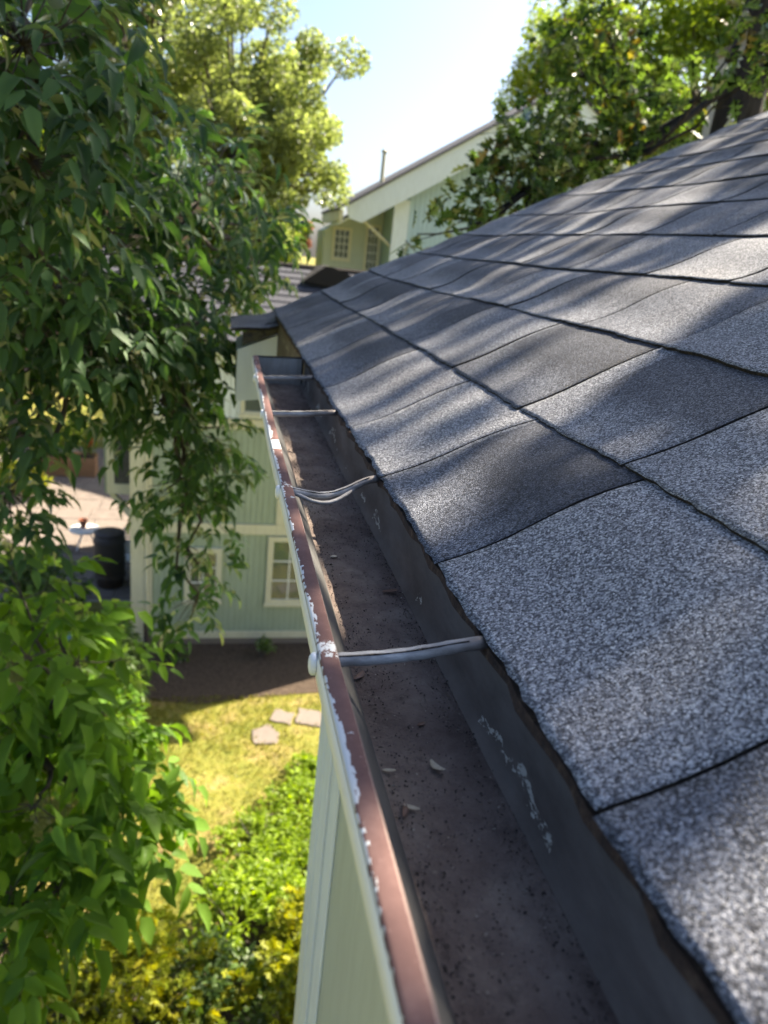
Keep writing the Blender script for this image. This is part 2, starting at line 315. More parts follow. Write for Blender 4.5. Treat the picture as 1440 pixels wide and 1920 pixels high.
# leaves: arrays of little folded blades, built in one go
def leaf_template(kind):
    if kind == 'ovate':
        v = [(0, 0, 0), (.30, 0, .0), (.65, 0, -.05), (1, 0, -.16), (.22, .40, .07), (.60, .36, .03), (.22, -.40, .07), (.60, -.36, .03)]
        f = [(0, 1, 4), (1, 2, 5), (1, 5, 4), (2, 3, 5), (0, 6, 1), (1, 7, 2), (1, 6, 7), (2, 7, 3)]
    elif kind == 'oak':
        o = [(.0, .03), (.16, .10), (.20, .40), (.32, .16), (.46, .55), (.56, .17), (.72, .42), (.78, .12), (1, .0)]
        v = [(.0, 0, 0), (.34, 0, -.02), (.62, 0, -.05), (.85, 0, -.09)]; f = []
        for sgn in (1, -1):
            b = len(v); v += [(x, y * sgn, .10 * y - .06 * x) for x, y in o]
            mid = [0, 0, 1, 1, 1, 2, 2, 3]
            for i in range(8):
                f.append((mid[i], b + i, b + i + 1) if sgn < 0 else (mid[i], b + i + 1, b + i))
            for a, c, j in ((0, 1, 2), (1, 2, 5), (2, 3, 7)): f.append((a, c, b + j))
    else:
        v = [(0, 0, 0), (.45, .38, .08), (1, 0, -.08), (.45, -.38, .08)]; f = [(0, 2, 1), (0, 3, 2)]
    return np.array(v, float), np.array(f, int)
def unit(a): return a / np.maximum(np.linalg.norm(a, axis=1, keepdims=True), 1e-9)
def leaves(name, P, D, N, Ln, Wd, kind, mat, parent=None):
    v, f = leaf_template(kind)
    D = unit(np.asarray(D, float)); Bn = unit(np.cross(N, D)); N = np.cross(D, Bn)
    Ln = np.broadcast_to(Ln, (len(P),)); Wd = np.broadcast_to(Wd, (len(P),)) * rng.uniform(.75, 1.2, len(P))
    X = (P[:, None, :] + D[:, None, :] * (v[None, :, 0:1] * Ln[:, None, None]) + Bn[:, None, :] * (v[None, :, 1:2] * Wd[:, None, None]) + N[:, None, :] * (v[None, :, 2:3] * (Ln * rng.uniform(.2, 2.6, len(P)))[:, None, None]))
    X = X.reshape(-1, 3) - np.array(origin_of(parent))
    F = (f[None] + (np.arange(len(P)) * len(v))[:, None, None]).reshape(-1, 3)
    me = bpy.data.meshes.new(name); me.vertices.add(len(X)); me.vertices.foreach_set('co', X.astype(np.float32).ravel())
    me.loops.add(F.size); me.loops.foreach_set('vertex_index', F.astype(np.int32).ravel())
    me.polygons.add(len(F)); me.polygons.foreach_set('loop_start', np.arange(0, F.size, 3, dtype=np.int32))
    me.update(calc_edges=True); me.validate()
    me.materials.append(M[mat]); o = bpy.data.objects.new(name, me); link(o, parent); return o
def in_ball(n, c, r, shell=0.0):
    d = unit(rng.normal(size=(n, 3))); t = rng.random(n) ** (1 / 3); t = shell + (1 - shell) * t
    return np.array(c) + d * t[:, None] * np.array(r)
def pinnate(P, D, n_pairs, length, leaflet, droop=0.5, wr=0.42):
    """compound leaves: from each P along D a drooping stalk with paired leaflets and one at the tip"""
    k = len(P); D = unit(D); side = unit(np.cross(D, np.tile([0, 0, 1.0], (k, 1))) + rng.normal(size=(k, 3)) * .12); up = np.cross(side, D)
    up *= np.sign(up[:, 2:3] + 1e-6)
    oP, oD, oN, oL = [], [], [], []
    sc = rng.uniform(.75, 1.15, k)[:, None]
    for i in range(n_pairs + 1):
        t = (i + 1) / (n_pairs + 1); q = P + D * (t * length) * sc + np.array([0, 0, -1]) * (droop * length * t * t) * sc
        d0 = unit(D + np.array([0, 0, -1]) * droop * 2 * t)
        for sg in ((1, -1) if i < n_pairs else (0,)):
            d = d0 * (.62 if sg else 1) + side * sg * .8 + np.array([0, 0, -.22]) + rng.normal(size=(k, 3)) * .13
            oP.append(q); oD.append(d); oN.append(up + rng.normal(size=(k, 3)) * .22); oL.append(leaflet * sc[:, 0] * rng.uniform(.8, 1.15, k) * (.85 + .25 * t))
    return np.concatenate(oP), np.concatenate(oD), np.concatenate(oN), np.concatenate(oL)
def limb(a, b, sag=0.1, n=7, wob=0.05):
    a, b = Vector(a), Vector(b); ln = (b - a).length
    return [a.lerp(b, i / (n - 1)) + Vector((random.uniform(-wob, wob) * ln * (0 < i < n - 1), random.uniform(-wob, wob) * ln * (0 < i < n - 1), -sag * ln * math.sin(math.pi * i / (n - 1)) + random.uniform(-wob, wob) * ln * .5 * (0 < i < n - 1))) for i in range(n)]
def taper(a, b, n): return [a + (b - a) * i / (n - 1) for i in range(n)]

# ================================================================== SETTING
g = MB(); n = 40
g.add([(-220 + 440 * i, -120 + 640 * j, 0) for j in (0, 1) for i in (0, 1)], [(0, 1, 3, 2)])
structure(g.build('ground', 'ground'))
def lawn_h(x, y): return 0
m = MB(); edge = [(-1.35, 11.96), (4.4, 11.96), (4.4, 10.5), (3.0, 10.3), (1.7, 10.35), (0.6, 10.25), (-0.2, 10.1), (-1.2, 10.3), (-1.6, 11.0)]
m.add([(x, y, 0.012) for x, y in edge] , [tuple(range(len(edge)))[::-1]])
structure(m.build('mulch_bed', 'mulch'))
m = MB(); edge = [(-2.6, 2.4), (.41, 2.4), (1.6, 3.6), (1.7, 5.6), (1.2, 6.35), (.5, 6.2), (-.2, 5.75), (-.9, 5.85), (-1.6, 6.3), (-2.7, 6.1), (-3.2, 4.2)]
m.add([(x, y, .010) for x, y in edge], [tuple(range(len(edge)))])
structure(m.build('planting_bed', 'mulch'))
# lawn grass
nb = 60000
gx = rng.uniform(-3.2, 3.6, nb); gy = rng.uniform(4.2, 11.6, nb)
ok = np.ones(nb, bool)
stones = [((0.62, 9.08), (0.96, 9.04), (1.02, 9.30), (0.86, 9.52), (0.62, 9.40)), ((0.86, 9.62), (1.20, 9.50), (1.28, 9.78), (0.98, 9.92)), ((1.27, 9.52), (1.72, 9.42), (1.74, 9.80), (1.36, 9.94))]
for st in stones:
    cx = sum(p[0] for p in st) / len(st); cy = sum(p[1] for p in st) / len(st)
    ok &= ((gx - cx) ** 2 + (gy - cy) ** 2) > 0.17 ** 2
ok &= ~((gy > 10.3) & (gx > -1.5)); ok &= ~((gy < 5.8 + .3 * np.sin(gx * 3)) & (gx > -3) & (gx < 1.7))
bare = np.sin(gx * 2.1 + 1.3) * np.sin(gy * 1.7 + gx) + rng.normal(size=nb) * .5
ok &= bare < .75
P = np.stack([gx, gy, np.zeros(nb)], 1)[ok]; k = len(P)
go = leaves('lawn_grass', P, np.stack([rng.normal(size=k) * .5, rng.normal(size=k) * .5, np.ones(k)], 1), rng.normal(size=(k, 3)), rng.uniform(.03, .075, k), rng.uniform(.008, .014, k), 'quad', 'grass')
tag(go, 'short sunlit yellow-green lawn grass below the gutter', 'grass'); go['kind'] = 'stuff'

# ================================================================== OWN HOUSE with roof
TH = math.radians(26.2); CT, ST = math.cos(TH), math.sin(TH)
EX, EZ = 0.2286, EYE - 0.303
EXPO = 0.243
house = thing('house', 'sage green house whose dark shingle roof fills the right of the picture', 'house', (2.5, 0.5, 0))
m = MB(); m.box(0.42, 7.2, -5.5, 2.30, 0, 6.33); m.box(1.25, 7.0, 2.30, 3.35, 0, 6.33); m.build('wall', 'sage_wall', house)
# fluted corner boards
for i, (y0, y1, pr) in enumerate(((2.18, 2.306, .018), (2.04, 2.165, .018), (1.90, 2.03, .010))):
    m = MB(); m.box(0.42 - pr, 0.4195, y0, y1, 0, 6.325); m.build('corner_board', 'white_trim', house, bevel=.004)
m = MB(); m.box(0.262, 1.2, -5.5, 3.4, 6.335, 6.36); m.build('soffit', 'white_trim', house)
m = MB(); m.box(0.2445, 0.262, -5.5, 3.44, 6.335, EZ - 0.028); m.build('fascia', 'dark_metal', house)
def roofpt(s, y, h): return (EX + s * CT - h * ST, y, EZ + s * ST + h * CT)
# deck
m = MB(); RS = 4.0
h0 = -0.025
vs = []
for s, h in ((0.012, h0), (RS, h0), (RS, h0 - .02), (0.012, h0 - .02)):
    vs += [roofpt(s, -5.5, h), roofpt(s, 3.60, h)]
m.add(vs, [(0, 1, 3, 2), (4, 5, 7, 6), (0, 2, 4, 6), (1, 7, 5, 3), (0, 6, 7, 1), (2, 3, 5, 4)])
roof = m.build('roof', 'butt', house)
xr, zr = EX + RS * CT, EZ + RS * ST
m = MB(); m.add([(xr, -5.5, zr - .03), (xr, 3.6, zr - .03), (2 * xr - EX, 3.6, EZ - .03), (2 * xr - EX, -5.5, EZ - .03)], [(0, 1, 2, 3)]); m.build('far_slope', 'far_shingle', house)
m = MB(); m.add([(EX + .1, 3.34, EZ - .12), (xr, 3.34, zr - .06), (2 * xr - EX - .1, 3.34, EZ - .12)], [(0, 1, 2)]); m.build('gable_wall', 'sage_wall', house)
m = MB(); m.tube([(xr, -5.5, zr - .01), (xr, 3.6, zr - .01)], .05, 8); m.build('ridge_cap', 'far_shingle', house)
# drip edge: rusty strip just under the shingle butt
m = MB(); ny = 160; vs = []; 
for i in range(ny + 1):
    y = -1.2 + 4.72 * i / ny; j = 0.0016 * math.sin(i * 1.9) + random.uniform(-.0014, .0014)
    for (dx, dz) in ((0.004 + j, -0.0075), (0.0035 + j, -0.0165 + j), (0.016, -0.0165), (0.016, -0.0075)): vs.append((EX + dx, y, EZ + dz))
m.add(vs, [(4 * i + k, 4 * i + (k + 1) % 4, 4 * i + 4 + (k + 1) % 4, 4 * i + 4 + k) for i in range(ny) for k in range(4)]); m.build('drip_edge', 'rust', house)
# shingles
def wave_amp(i, y): return 0.0044 * (1 + .45 * math.sin(1.7 * y + 2.3 * i) + .3 * math.sin(4.1 * y + 1.1 * i * i))
def course_wob(i, y): return .0028 * math.sin(2.9 * y + 1.7 * i) + .0016 * math.sin(7.3 * y + 3.1 * i)
def rake_lift(y): return 0.012 * max(0, (y - 3.0) / .6) ** 2 if y > 3.0 else 0
TTH = 0.0085
NT_ = 11
def shingle(i, y0, y1, s0=None):
    ny = max(6, int((y1 - y0) / .016)) if i < 5 else max(4, int((y1 - y0) / .035))
    off = random.uniform(-.0018, .0018) * (1 if i else .4); tilt = random.uniform(-.003, .003) * (1 if i else .35); dy = [random.uniform(-.0012, .0012) for _ in range(2)]
    ts = [0, .04, .12, .22, .34, .46, .58, .70, .82, .92, 1.0, 1.13]
    top, bot = [], []
    ph = random.uniform(0, 6)
    for a in range(ny + 1):
        u = a / ny; y = y0 + (y1 - y0) * u
        ej = random.uniform(-.0022, .0022) + .0016 * math.sin(9 * u + ph)
        for t in ts:
            s = i * EXPO + t * EXPO + (ej if t == 0 else ej * .4 if t < .05 else 0)
            h = -.0045 * min(t, 1) + off * (1 - t) + tilt * (u - .5) * (1 - t) + rake_lift(y)
            A = wave_amp(i, y) if i else wave_amp(i, y) * .75
            h += A * (-math.sin(2 * math.pi * min(t, 1))) * (.9 if t < .5 else .8) + course_wob(i + min(t, 1), y)
            if t > 1: h -= .004
            if t == 0: h -= .0006
            yy = y + (dy[0] if a == 0 else dy[1] if a == ny else 0) + random.uniform(-.0005, .0005) * (a in (0, ny))
            if i == 0 and t == 0 and y < 0.2: pass
            top.append(roofpt(s, yy, h)); bot.append(roofpt(s + (.002 if t == 0 else 0), yy, h - (.0055 if i == 0 else TTH if i == 1 else .0105)))
    nt_ = len(ts); m = MB(); b = len(top)
    f0, f1 = [], []
    for a in range(ny):
        for k in range(nt_ - 1):
            p = a * nt_ + k; f0.append((p, p + 1, p + nt_ + 1, p + nt_)); f1.append((b + p, b + p + nt_, b + p + nt_ + 1, b + p + 1))
        f1.append((a * nt_, (a + 1) * nt_, b + (a + 1) * nt_, b + a * nt_)); f1.append((a * nt_ + nt_ - 1, b + a * nt_ + nt_ - 1, b + (a + 1) * nt_ + nt_ - 1, (a + 1) * nt_ + nt_ - 1))
    for k in range(nt_ - 1):
        f1.append((k, b + k, b + k + 1, k + 1)); e = ny * nt_; f1.append((e + k, e + k + 1, b + e + k + 1, b + e + k))
    m.add(top + bot, f0 + f1); m.mi = [0] * len(f0) + [1] * len(f1)
    o = m.build('shingle', ['shingle', 'butt'], roof)
    at = o.data.attributes.new('tab', 'FLOAT', 'POINT'); at.data.foreach_set('value', [min(t, 1.0) for a in range(ny + 1) for t in ts] * 2)
    at = o.data.attributes.new('across', 'FLOAT', 'POINT'); at.data.foreach_set('value', [a / ny for a in range(ny + 1) for t in ts] * 2)
    o.data.polygons.foreach_set('use_smooth', [True] * len(f0) + [False] * len(f1))
cuts0 = [-1.1, -.72, -.36, -.02, .318, .690, .992, 1.303, 1.69, 2.07, 2.42, 2.80, 3.22, 3.60]
cuts1 = [-1.1, -.80, -.44, -.1, .27, .735, 1.06, 1.42, 1.80, 2.15, 2.60, 3.0, 3.33, 3.60]
for i in range(16):
    if i == 0: c = cuts0
    elif i == 1: c = cuts1
    else:
        c = [3.60]; y = 3.60 - random.uniform(.18, .42)
        while y > -1.0: c.append(y); y -= random.choice((.29, .33, .36, .40, .44))
        c.append(y); c = c[::-1]
    for a, b in zip(c[:-1], c[1:]): shingle(i, a + .0022 + .0002 * min(i, 6), b - .0022 - .0002 * min(i, 6))
# boxed eave return at the gutter's far end with a curled flap over it
m = MB(); m.prism([(.068, -.712 + EYE), (.9, -.60 + EYE), (.9, -.33 + EYE), (.33, -.36 + EYE), (.068, -.475 + EYE)], 'y', 3.46, 3.92); m.build('eave_return', 'white_trim', house)
m = MB(); vs = []
for a in range(9):
    u = a / 8; x = .035 + .26 * u; z = EYE - .378 + .068 * u ** 1.6 + .006 * math.sin(u * 7)
    for y, dz in ((3.38, -.012 + .018 * (1 - u)), (3.5, .004), (3.7, .008), (3.95, .0)): vs.append((x, y, z + dz))
b = len(vs); vs += [(x, y, z - .013) for x, y, z in vs]
fs = []; fe = []
for a in range(8):
    for k in range(3):
        p = a * 4 + k; fs.append((p, p + 4, p + 5, p + 1)); fe.append((b + p, b + p + 1, b + p + 5, b + p + 4))
    fe += [(a * 4, b + a * 4, b + a * 4 + 4, a * 4 + 4), (a * 4 + 3, a * 4 + 7, b + a * 4 + 7, b + a * 4 + 3)]
for k in range(3): fe += [(k, k + 1, b + k + 1, b + k), (32 + k, b + 32 + k, b + 33 + k, 33 + k)]
m.add(vs, fs + fe); m.mi = [0] * len(fs) + [1] * len(fe); m.build('curled_flap', ['shingle', 'butt'], house)
m = MB(); vs = []
for a in range(15):
    u = a / 14
    for k in range(5):
        v = k / 4; vs.append((.088 + .2 * u, 3.442 + random.uniform(-.006, .006) - .012 * math.sin(v * 3.1), EYE - .392 - .062 * v * (1 - .3 * u) + .085 * u * (1 - .2 * v) + random.uniform(-.002, .002)))
m.add(vs, [(a * 5 + k, a * 5 + k + 1, a * 5 + k + 6, a * 5 + k + 5) for a in range(14) for k in range(4)]); m.build('crumpled_flashing', 'grey_metal', house)

# ================================================================== GUTTER
gut = thing('gutter', 'old open metal gutter with peeling red and white lip along the shingle edge', 'gutter', (0.17, 1.0, EYE - .40))
GY0, GY1 = -0.9, 2.20
LX0, LX1, LZ = 0.0855, 0.1015, EYE - 0.315
FX0, FX1, FZ = 0.136, 0.2375, EYE - 0.393
def strip(prof, name, mat, n=110, jit=None, smooth=True, y0=GY0, y1=GY1, closed=False):
    m = MB(); k = len(prof); vs = []
    for i in range(n + 1):
        y = y0 + (y1 - y0) * i / n; wob = .0011 * math.sin(3.1 * y + .6) + .0006 * math.sin(9 * y)
        for j, (x, z) in enumerate(prof):
            dx = dz = 0
            if jit: dx, dz = jit(j, y)
            vs.append((x + wob + dx, y, z + wob * .4 + dz))
    kk = k if closed else k - 1
    m.add(vs, [(i * k + j, (i + 1) * k + j, (i + 1) * k + (j + 1) % k, i * k + (j + 1) % k) for i in range(n) for j in range(kk)])
    return m.build(name, mat, gut, smooth=smooth)
lipp = [(LX0, LZ - .0035), (LX0 + .0008, LZ - .001), (LX0 + .003, LZ), (LX0 + .009, LZ + .0004), (LX1 - .001, LZ), (LX1, LZ - .0012), (LX1 - .0006, LZ - .003), (LX0 + .004, LZ - .0035)]
strip(lipp, 'lip', 'lip', 240, closed=True)
face = [(LX0 - .0002, LZ - .0032), (LX0 - .0014, LZ - .006), (LX0 - .0012, LZ - .022), (LX0 + .004, LZ - .028), (LX0 + .016, LZ - .036), (LX0 + .024, LZ - .052), (LX0 + .030, LZ - .080), (LX0 + .044, LZ - .0815)]
strip(face, 'front_face', 'white_metal', 240)
strip([(LX1 - .004, LZ - .0036), (LX1 - .002, LZ - .014), (LX1 + .010, LZ - .034), (FX0 - .010, LZ - .055), (FX0 + .001, FZ - .004)], 'inner_face', 'grey_metal', 240)
m = MB(); ny, nx = 420, 26; vs = []
for i in range(ny + 1):
    y = GY0 + (GY1 - GY0) * i / ny
    for j in range(nx + 1):
        u = j / nx; x = FX0 - .0012 + (FX1 - FX0 + .0012) * u
        z = FZ + .0015 * (max(0, .10 - u) / .10) ** 2 + .005 * (max(0, u - .88) / .12) ** 2 + min(1, u * 5, (1 - u) * 5) * (.0016 * math.sin(17 * y + 40 * x) * math.sin(9 * y) + .0011 * math.sin(63 * y + 130 * x)) + random.uniform(-.0006, .0006)
        vs.append((x, y, z))
m.add(vs, [(i * (nx + 1) + j, i * (nx + 1) + j + 1, (i + 1) * (nx + 1) + j + 1, (i + 1) * (nx + 1) + j) for i in range(ny) for j in range(nx)])
m.build('silt_floor', 'silt', gut, smooth=True)
m = MB(); m.box(LX0 + .046, FX1, GY0, GY1, FZ - .012, FZ - .009); m.build('bottom', 'white_metal', gut)
strip([(FX1 - .010, FZ + .0015), (FX1 - .004, FZ + .006), (FX1 - .0008, FZ + .012), (FX1 + .0012, FZ + .030), (FX1 + .001, EZ - .0175)], 'back_panel', 'dark_metal', 160)
m = MB(); m.prism([(LX0 + .002, LZ - .002), (FX1, LZ + .004), (FX1, FZ - .008), (LX0 + .046, FZ - .008), (LX0 + .026, LZ - .05), (LX0 + .004, LZ - .026)], 'y', GY1 - .0005, GY1 + .003); m.build('end_cap', 'grey_light', gut)
m = MB(); m.tube([(LX0 + .004, GY1 - .002, LZ - .001), (FX1 - .003, GY1 - .002, LZ + .004)], .0022, 6); m.tube([(FX1 - .004, GY1 - .002, LZ + .003), (FX1 - .004, GY1 - .002, FZ)], .0022, 6); m.build('end_cap_seam', 'butt', gut)
# spacer tubes with spike heads
def ferrule(y, rise=0.004, sag=0.0, r=.0062, yaw=0.0, split=False):
    n = 17; pts = []
    for i in range(n):
        u = i / (n - 1); x = LX1 - .004 + (EX + .004 - LX1 + .004) * u
        pts.append((x, y + yaw * u, LZ - .0095 + rise * u - sag * math.sin(math.pi * min(1, u * 1.15)) ** 1.3))
    m = MB(); m.tube(pts, [r * (1 + .05 * math.sin(i * 2.2)) for i in range(n)], 12)
    f = m.build('ferrule', 'ferrule', gut, smooth=True)
    m = MB()   # the open slit of the rolled tube and two kinks in it
    m.tube([(p[0], p[1] - r * .55, p[2] + r * .86) for p in pts[:-2]], [.0007 + .0005 * (i in (4, 9)) for i in range(n - 2)], 5); m.build('slit', 'butt', f)
    if split:
        p2 = [(p[0], p[1] - .012 * math.sin(math.pi * min(1, i / (n - 1) * 1.3)) ** 1 if i / (n - 1) < .77 else p[1], p[2] - .007 * math.sin(math.pi * min(1, i / (n - 1) * 1.25))) for i, p in enumerate(pts)]
        m = MB(); m.tube(p2, [r * .55] * n, 8); m.build('split_strand', 'ferrule', f, smooth=True)
    m = MB(); c = (LX0 - .0015, y - .001, LZ - .012)
    prof = [(0.0, .0082), (.0030, .0080), (.0048, .0062), (.0056, .003), (.0056, 0.0)]
    vs = []
    for d, rr in prof:
        for k in range(10):
            t = 2 * math.pi * k / 10; vs.append((c[0] - d, c[1] + rr * math.cos(t), c[2] + rr * math.sin(t) * 1.25))
    m.add(vs, [(i * 10 + k, i * 10 + (k + 1) % 10, (i + 1) * 10 + (k + 1) % 10, (i + 1) * 10 + k) for i in range(4) for k in range(10)]); m.build('spike_head', 'white_metal', f, smooth=True)
ferrule(0.534, .016, .003); ferrule(0.985, .014, .015, .0055, .03, True); ferrule(1.475, .010, .001, .0058); ferrule(1.885, .010, .0, .0058)
# loose grit lying in the gutter
k = 9000; gy = rng.uniform(-.1, 2.18, k); u = rng.random(k) ** 1.5; u = np.where(rng.random(k) < .25, 1 - u * .25, u)
P = np.stack([FX0 + .002 + u * (FX1 - FX0 - .006), gy, FZ + .001 + rng.uniform(0, .001, k)], 1)
o = leaves('gutter_grit', P, rng.normal(size=(k, 3)) * [1, 1, .4], rng.normal(size=(k, 3)) + [0, 0, .6], rng.uniform(.0008, .0034, k) * np.where(rng.random(k) < .06, 1.8, 1), rng.uniform(.0008, .003, k), 'quad', 'grit')
o['kind'] = 'stuff'; o['label'] = 'dark loose grit lying along the gutter floor'; o['category'] = 'grit'
def scrap(x, y, ln, wd, rz, curl, mat, label, name='dry_leaf'):
    m = MB(); n = 8; vs = []
    for i in range(n + 1):
        u = i / n; ang = curl * (u - .5); wv = wd * math.sin(math.pi * (.08 + .84 * u)) ** .8
        for v in (-1, 0, 1):
            px = ln * (u - .5); py = v * wv * .5 + ln * .35 * curl * (u - .5) ** 2; pz = .0015 + ln * .35 * abs(curl) * (u - .5) ** 2 * .8 + .25 * wv * abs(v)
            vs.append((x + px * math.cos(rz) - py * math.sin(rz), y + px * math.sin(rz) + py * math.cos(rz), FZ + .0015 + pz))
    b = len(vs); vs += [(p[0], p[1], p[2] - .0006) for p in vs]
    fs = []
    for i in range(n):
        for v in range(2):
            p = i * 3 + v; fs += [(p, p + 3, p + 4, p + 1), (b + p, b + p + 1, b + p + 4, b + p + 3)]
    m.add(vs, fs); o = m.build(name, mat, loc=(x, y, FZ), smooth=True); tag(o, label, 'leaf', 'dry leaves in the gutter')
scrap(.181, .474, .0155, .0062, -1.0, 1.7, 'dry', 'pale curled dry leaf in the middle of the gutter floor')
scrap(.142, .612, .017, .006, .9, .8, 'dry_brown', 'brown dry leaf beside the nearest spacer tube')
scrap(.184, .532, .008, .004, .5, .9, 'dry_brown', 'tiny brown leaf crumb above the pale curled leaf')
scrap(.142, .473, .011, .0035, -.1, .6, 'dry', 'thin pale leaf sliver against the red lip side')
scrap(.145, .428, .015, .004, 1.3, .9, 'dry_brown', 'reddish leaf sliver nearest to the camera by the lip', )
scrap(.150, .430, .013, .004, -.5, .9, 'dry', 'buff leaf sliver crossing the reddish one')
scrap(.156, .905, .010, .007, .4, .7, 'dry', 'small buff leaf scrap beyond the nearest spacer tube')
scrap(.212, .80, .020, .007, .2, .6, 'dry_brown', 'dark brown leaf against the gutter back')

# ================================================================== FACING HOUSE
def board_row(parent, backing, xs, ys, z0, z1, wd, mat, gap=.008, proud=.012, name='siding_board', axis='x', clip=None):
    """upright boards on a wall facing -Y at y=ys"""
    cache = {}
    x = xs[0]
    while x < xs[1] - .02:
        x1 = min(x + wd, xs[1]); zt = z1 if clip is None else clip((x + x1) / 2)
        if zt - z0 > .05:
            key = (round(x1 - x, 3), round(zt, 2))
            if key not in cache:
                mb = MB(); mb.box(gap / 2, x1 - x - gap / 2, -proud, 0, 0, zt - z0); me = bpy.data.meshes.new(name)
                me.from_pydata(mb.v, [], mb.f); me.materials.append(M[mat]); cache[key] = me
            shared(name, cache[key], (x, ys, z0), backing)
        x = x1
def window(parent, x0, x1, y, z0, z1, cols, rows, trim, tw=.09, frame_mat='cream'):
    fr = MB()
    for a in ((x0 - tw, x1 + tw, z1, z1 + tw), (x0 - tw, x1 + tw, z0 - tw, z0), (x0 - tw, x0, z0, z1), (x1, x1 + tw, z0, z1)): fr.box(a[0], a[1], y - .05, y - .012, a[2], a[3])
    f = fr.build('window', trim, parent)
    s = MB(); s.box(x0 - tw - .02, x1 + tw + .02, y - .075, y - .051, z0 - tw - .03, z0 - tw + .02); s.build('sill', trim, f)
    pw, ph = (x1 - x0) / cols, (z1 - z0) / rows
    for i in range(cols):
        for j in range(rows):
            p = MB(); p.box(x0 + i * pw + .012, x0 + (i + 1) * pw - .012, y - .022, y - .016, z0 + j * ph + .012, z0 + (j + 1) * ph - .012); p.build('pane', 'glass', f)
    mu = MB(); mu.box(x0, x1, y - .0155, y - .013, z0, z1); mu.build('sash', 'plastic_white', f)
    for i in range(1, cols): b = MB(); b.box(x0 + i * pw - .013, x0 + i * pw + .013, y - .032, y - .0225, z0, z1); b.build('muntin', 'plastic_white', f)
    for j in range(1, rows): b = MB(); b.box(x0, x1, y - .0335, y - .0235, z0 + j * ph - .013, z0 + j * ph + .013); b.build('muntin', 'plastic_white', f)
    return f
FY = 12.0
fh = thing('facing_house', 'sage green house with cream trim and grid windows beyond the lawn', 'house', (1.4, 14.5, 0))
m = MB(); m.box(-1.33, 4.4, FY, 16.9, 0, 5.45); wl = m.build('wall', 'sage_groove', fh)
m = MB(); m.box(-1.34, 4.41, FY - .03, FY - .001, 0, .12); m.build('foundation', 'stone', fh)
m = MB(); m.box(-1.05, 4.4, FY - .034, FY - .0005, .121, .25); m.build('base_trim', 'cream', fh)
board_row(fh, wl, (-1.04, 4.38), FY, .252, 2.13, .10, 'sage')
board_row(fh, wl, (-1.04, 4.38), FY, 2.33, 3.97, .10, 'sage')
board_row(fh, wl, (-1.04, 4.38), FY, 4.16, 5.40, .10, 'white_trim')
m = MB(); m.box(-1.05, 4.4, FY - .04, FY - .0005, 2.14, 2.32); m.build('floor_band', 'cream', fh)
m = MB(); m.box(-1.05, 4.4, FY - .04, FY - .0005, 3.98, 4.15); m.build('belt_band', 'cream', fh)
for x0, x1 in ((1.0, 1.16), (2.6, 2.76)):
    m = MB(); m.box(x0, x1, FY - .036, FY - .013, 2.325, 3.975); m.build('upright_batten', 'cream', fh)
m = MB(); m.box(-1.39, -1.17, FY - .06, FY - .0005, .02, 5.4); m.build('corner_board', 'cream', fh)
m = MB(); m.box(-1.10, -1.045, FY - .045, FY - .0005, .26, 5.4); m.build('corner_trim', 'cream', fh)
m = MB(); m.tube([(-1.135, FY - .05, 5.3), (-1.135, FY - .05, .42)], .032, 8); d = m.build('downspout', 'cream', fh)
m = MB(); m.tube([(-1.135, FY - .05, .45), (-1.135, FY - .05, .14), (-1.15, FY - .14, .03)], .05, 8); m.build('boot', 'dark', d)
window(fh, 0.98, 1.58, FY - .012, .90, 2.02, 2, 3, 'cream')
window(fh, -.42, .02, FY - .012, .94, 1.78, 2, 3, 'cream')
window(fh, .38, .66, FY - .012, 4.28, 4.52, 1, 1, 'cream', .06)
# cantilevered upper storey on the patio side
m = MB(); m.box(-1.86, -1.331, FY + .5, 16.85, 2.62, 5.44); c = m.build('bay', 'sage_groove', fh)
m = MB(); m.box(-1.82, -1.335, FY + .46, FY + .499, 2.62, 2.80); m.box(-1.82, -1.70, FY + .46, FY + .499, 2.80, 5.4); m.build('bay_trim', 'cream', c)
m = MB(); m.box(-1.699, -1.42, FY + .475, FY + .499, 2.81, 5.4); m.build('bay_panel', 'grey_metal', c)
m = MB(); m.prism([(-1.36, 2.05), (-1.40, 2.05), (-1.80, 2.58), (-1.74, 2.615), (-1.36, 2.18)], 'y', FY + .55, FY + .65); m.build('bracket', 'cream', fh)
# its roof: front slope falls towards the camera
m = MB(); yr, zr2, ye, ze = 14.6, 6.50, 11.55, 5.42
for y0 in (ye, 2 * yr - ye):
    vs = [(-2.15, yr, zr2), (5.0, yr, zr2), (5.0, y0, ze), (-2.15, y0, ze)]; vs += [(a, b, c - .1) for a, b, c in vs]
    m.add(vs, [(0, 1, 2, 3), (7, 6, 5, 4), (0, 3, 7, 4), (2, 1, 5, 6), (3, 2, 6, 7)])
fr = m.build('roof', 'far_shingle', fh)
for i in range(12):
    t0 = i / 12; t1 = (i + 1) / 12 + .01; y0 = yr + (ye - yr) * t0; y1 = yr + (ye - yr) * t1; z0 = zr2 + (ze - zr2) * t0 + .005; z1 = zr2 + (ze - zr2) * t1 + .03
    m = MB(); m.add([(-2.17, y0, z0), (5.0, y0, z0), (5.0, y1, z1), (-2.17, y1, z1), (5.0, y1, z1 - .022), (-2.17, y1, z1 - .022)], [(3, 2, 1, 0), (5, 4, 2, 3)]); m.build('shingle_course', 'far_shingle', fr)
m = MB(); m.tube([(-2.2, yr, zr2 + .02), (5.0, yr, zr2 + .02)], .06, 6); m.build('ridge_cap', 'butt', fr)
m = MB(); m.prism([(1.35, 6.30), (2.3, 6.22), (2.3, 6.46), (1.85, 6.60), (1.75, 6.60)], 'y', 13.7, 14.5); m.build('roof_vent', 'butt', fr)
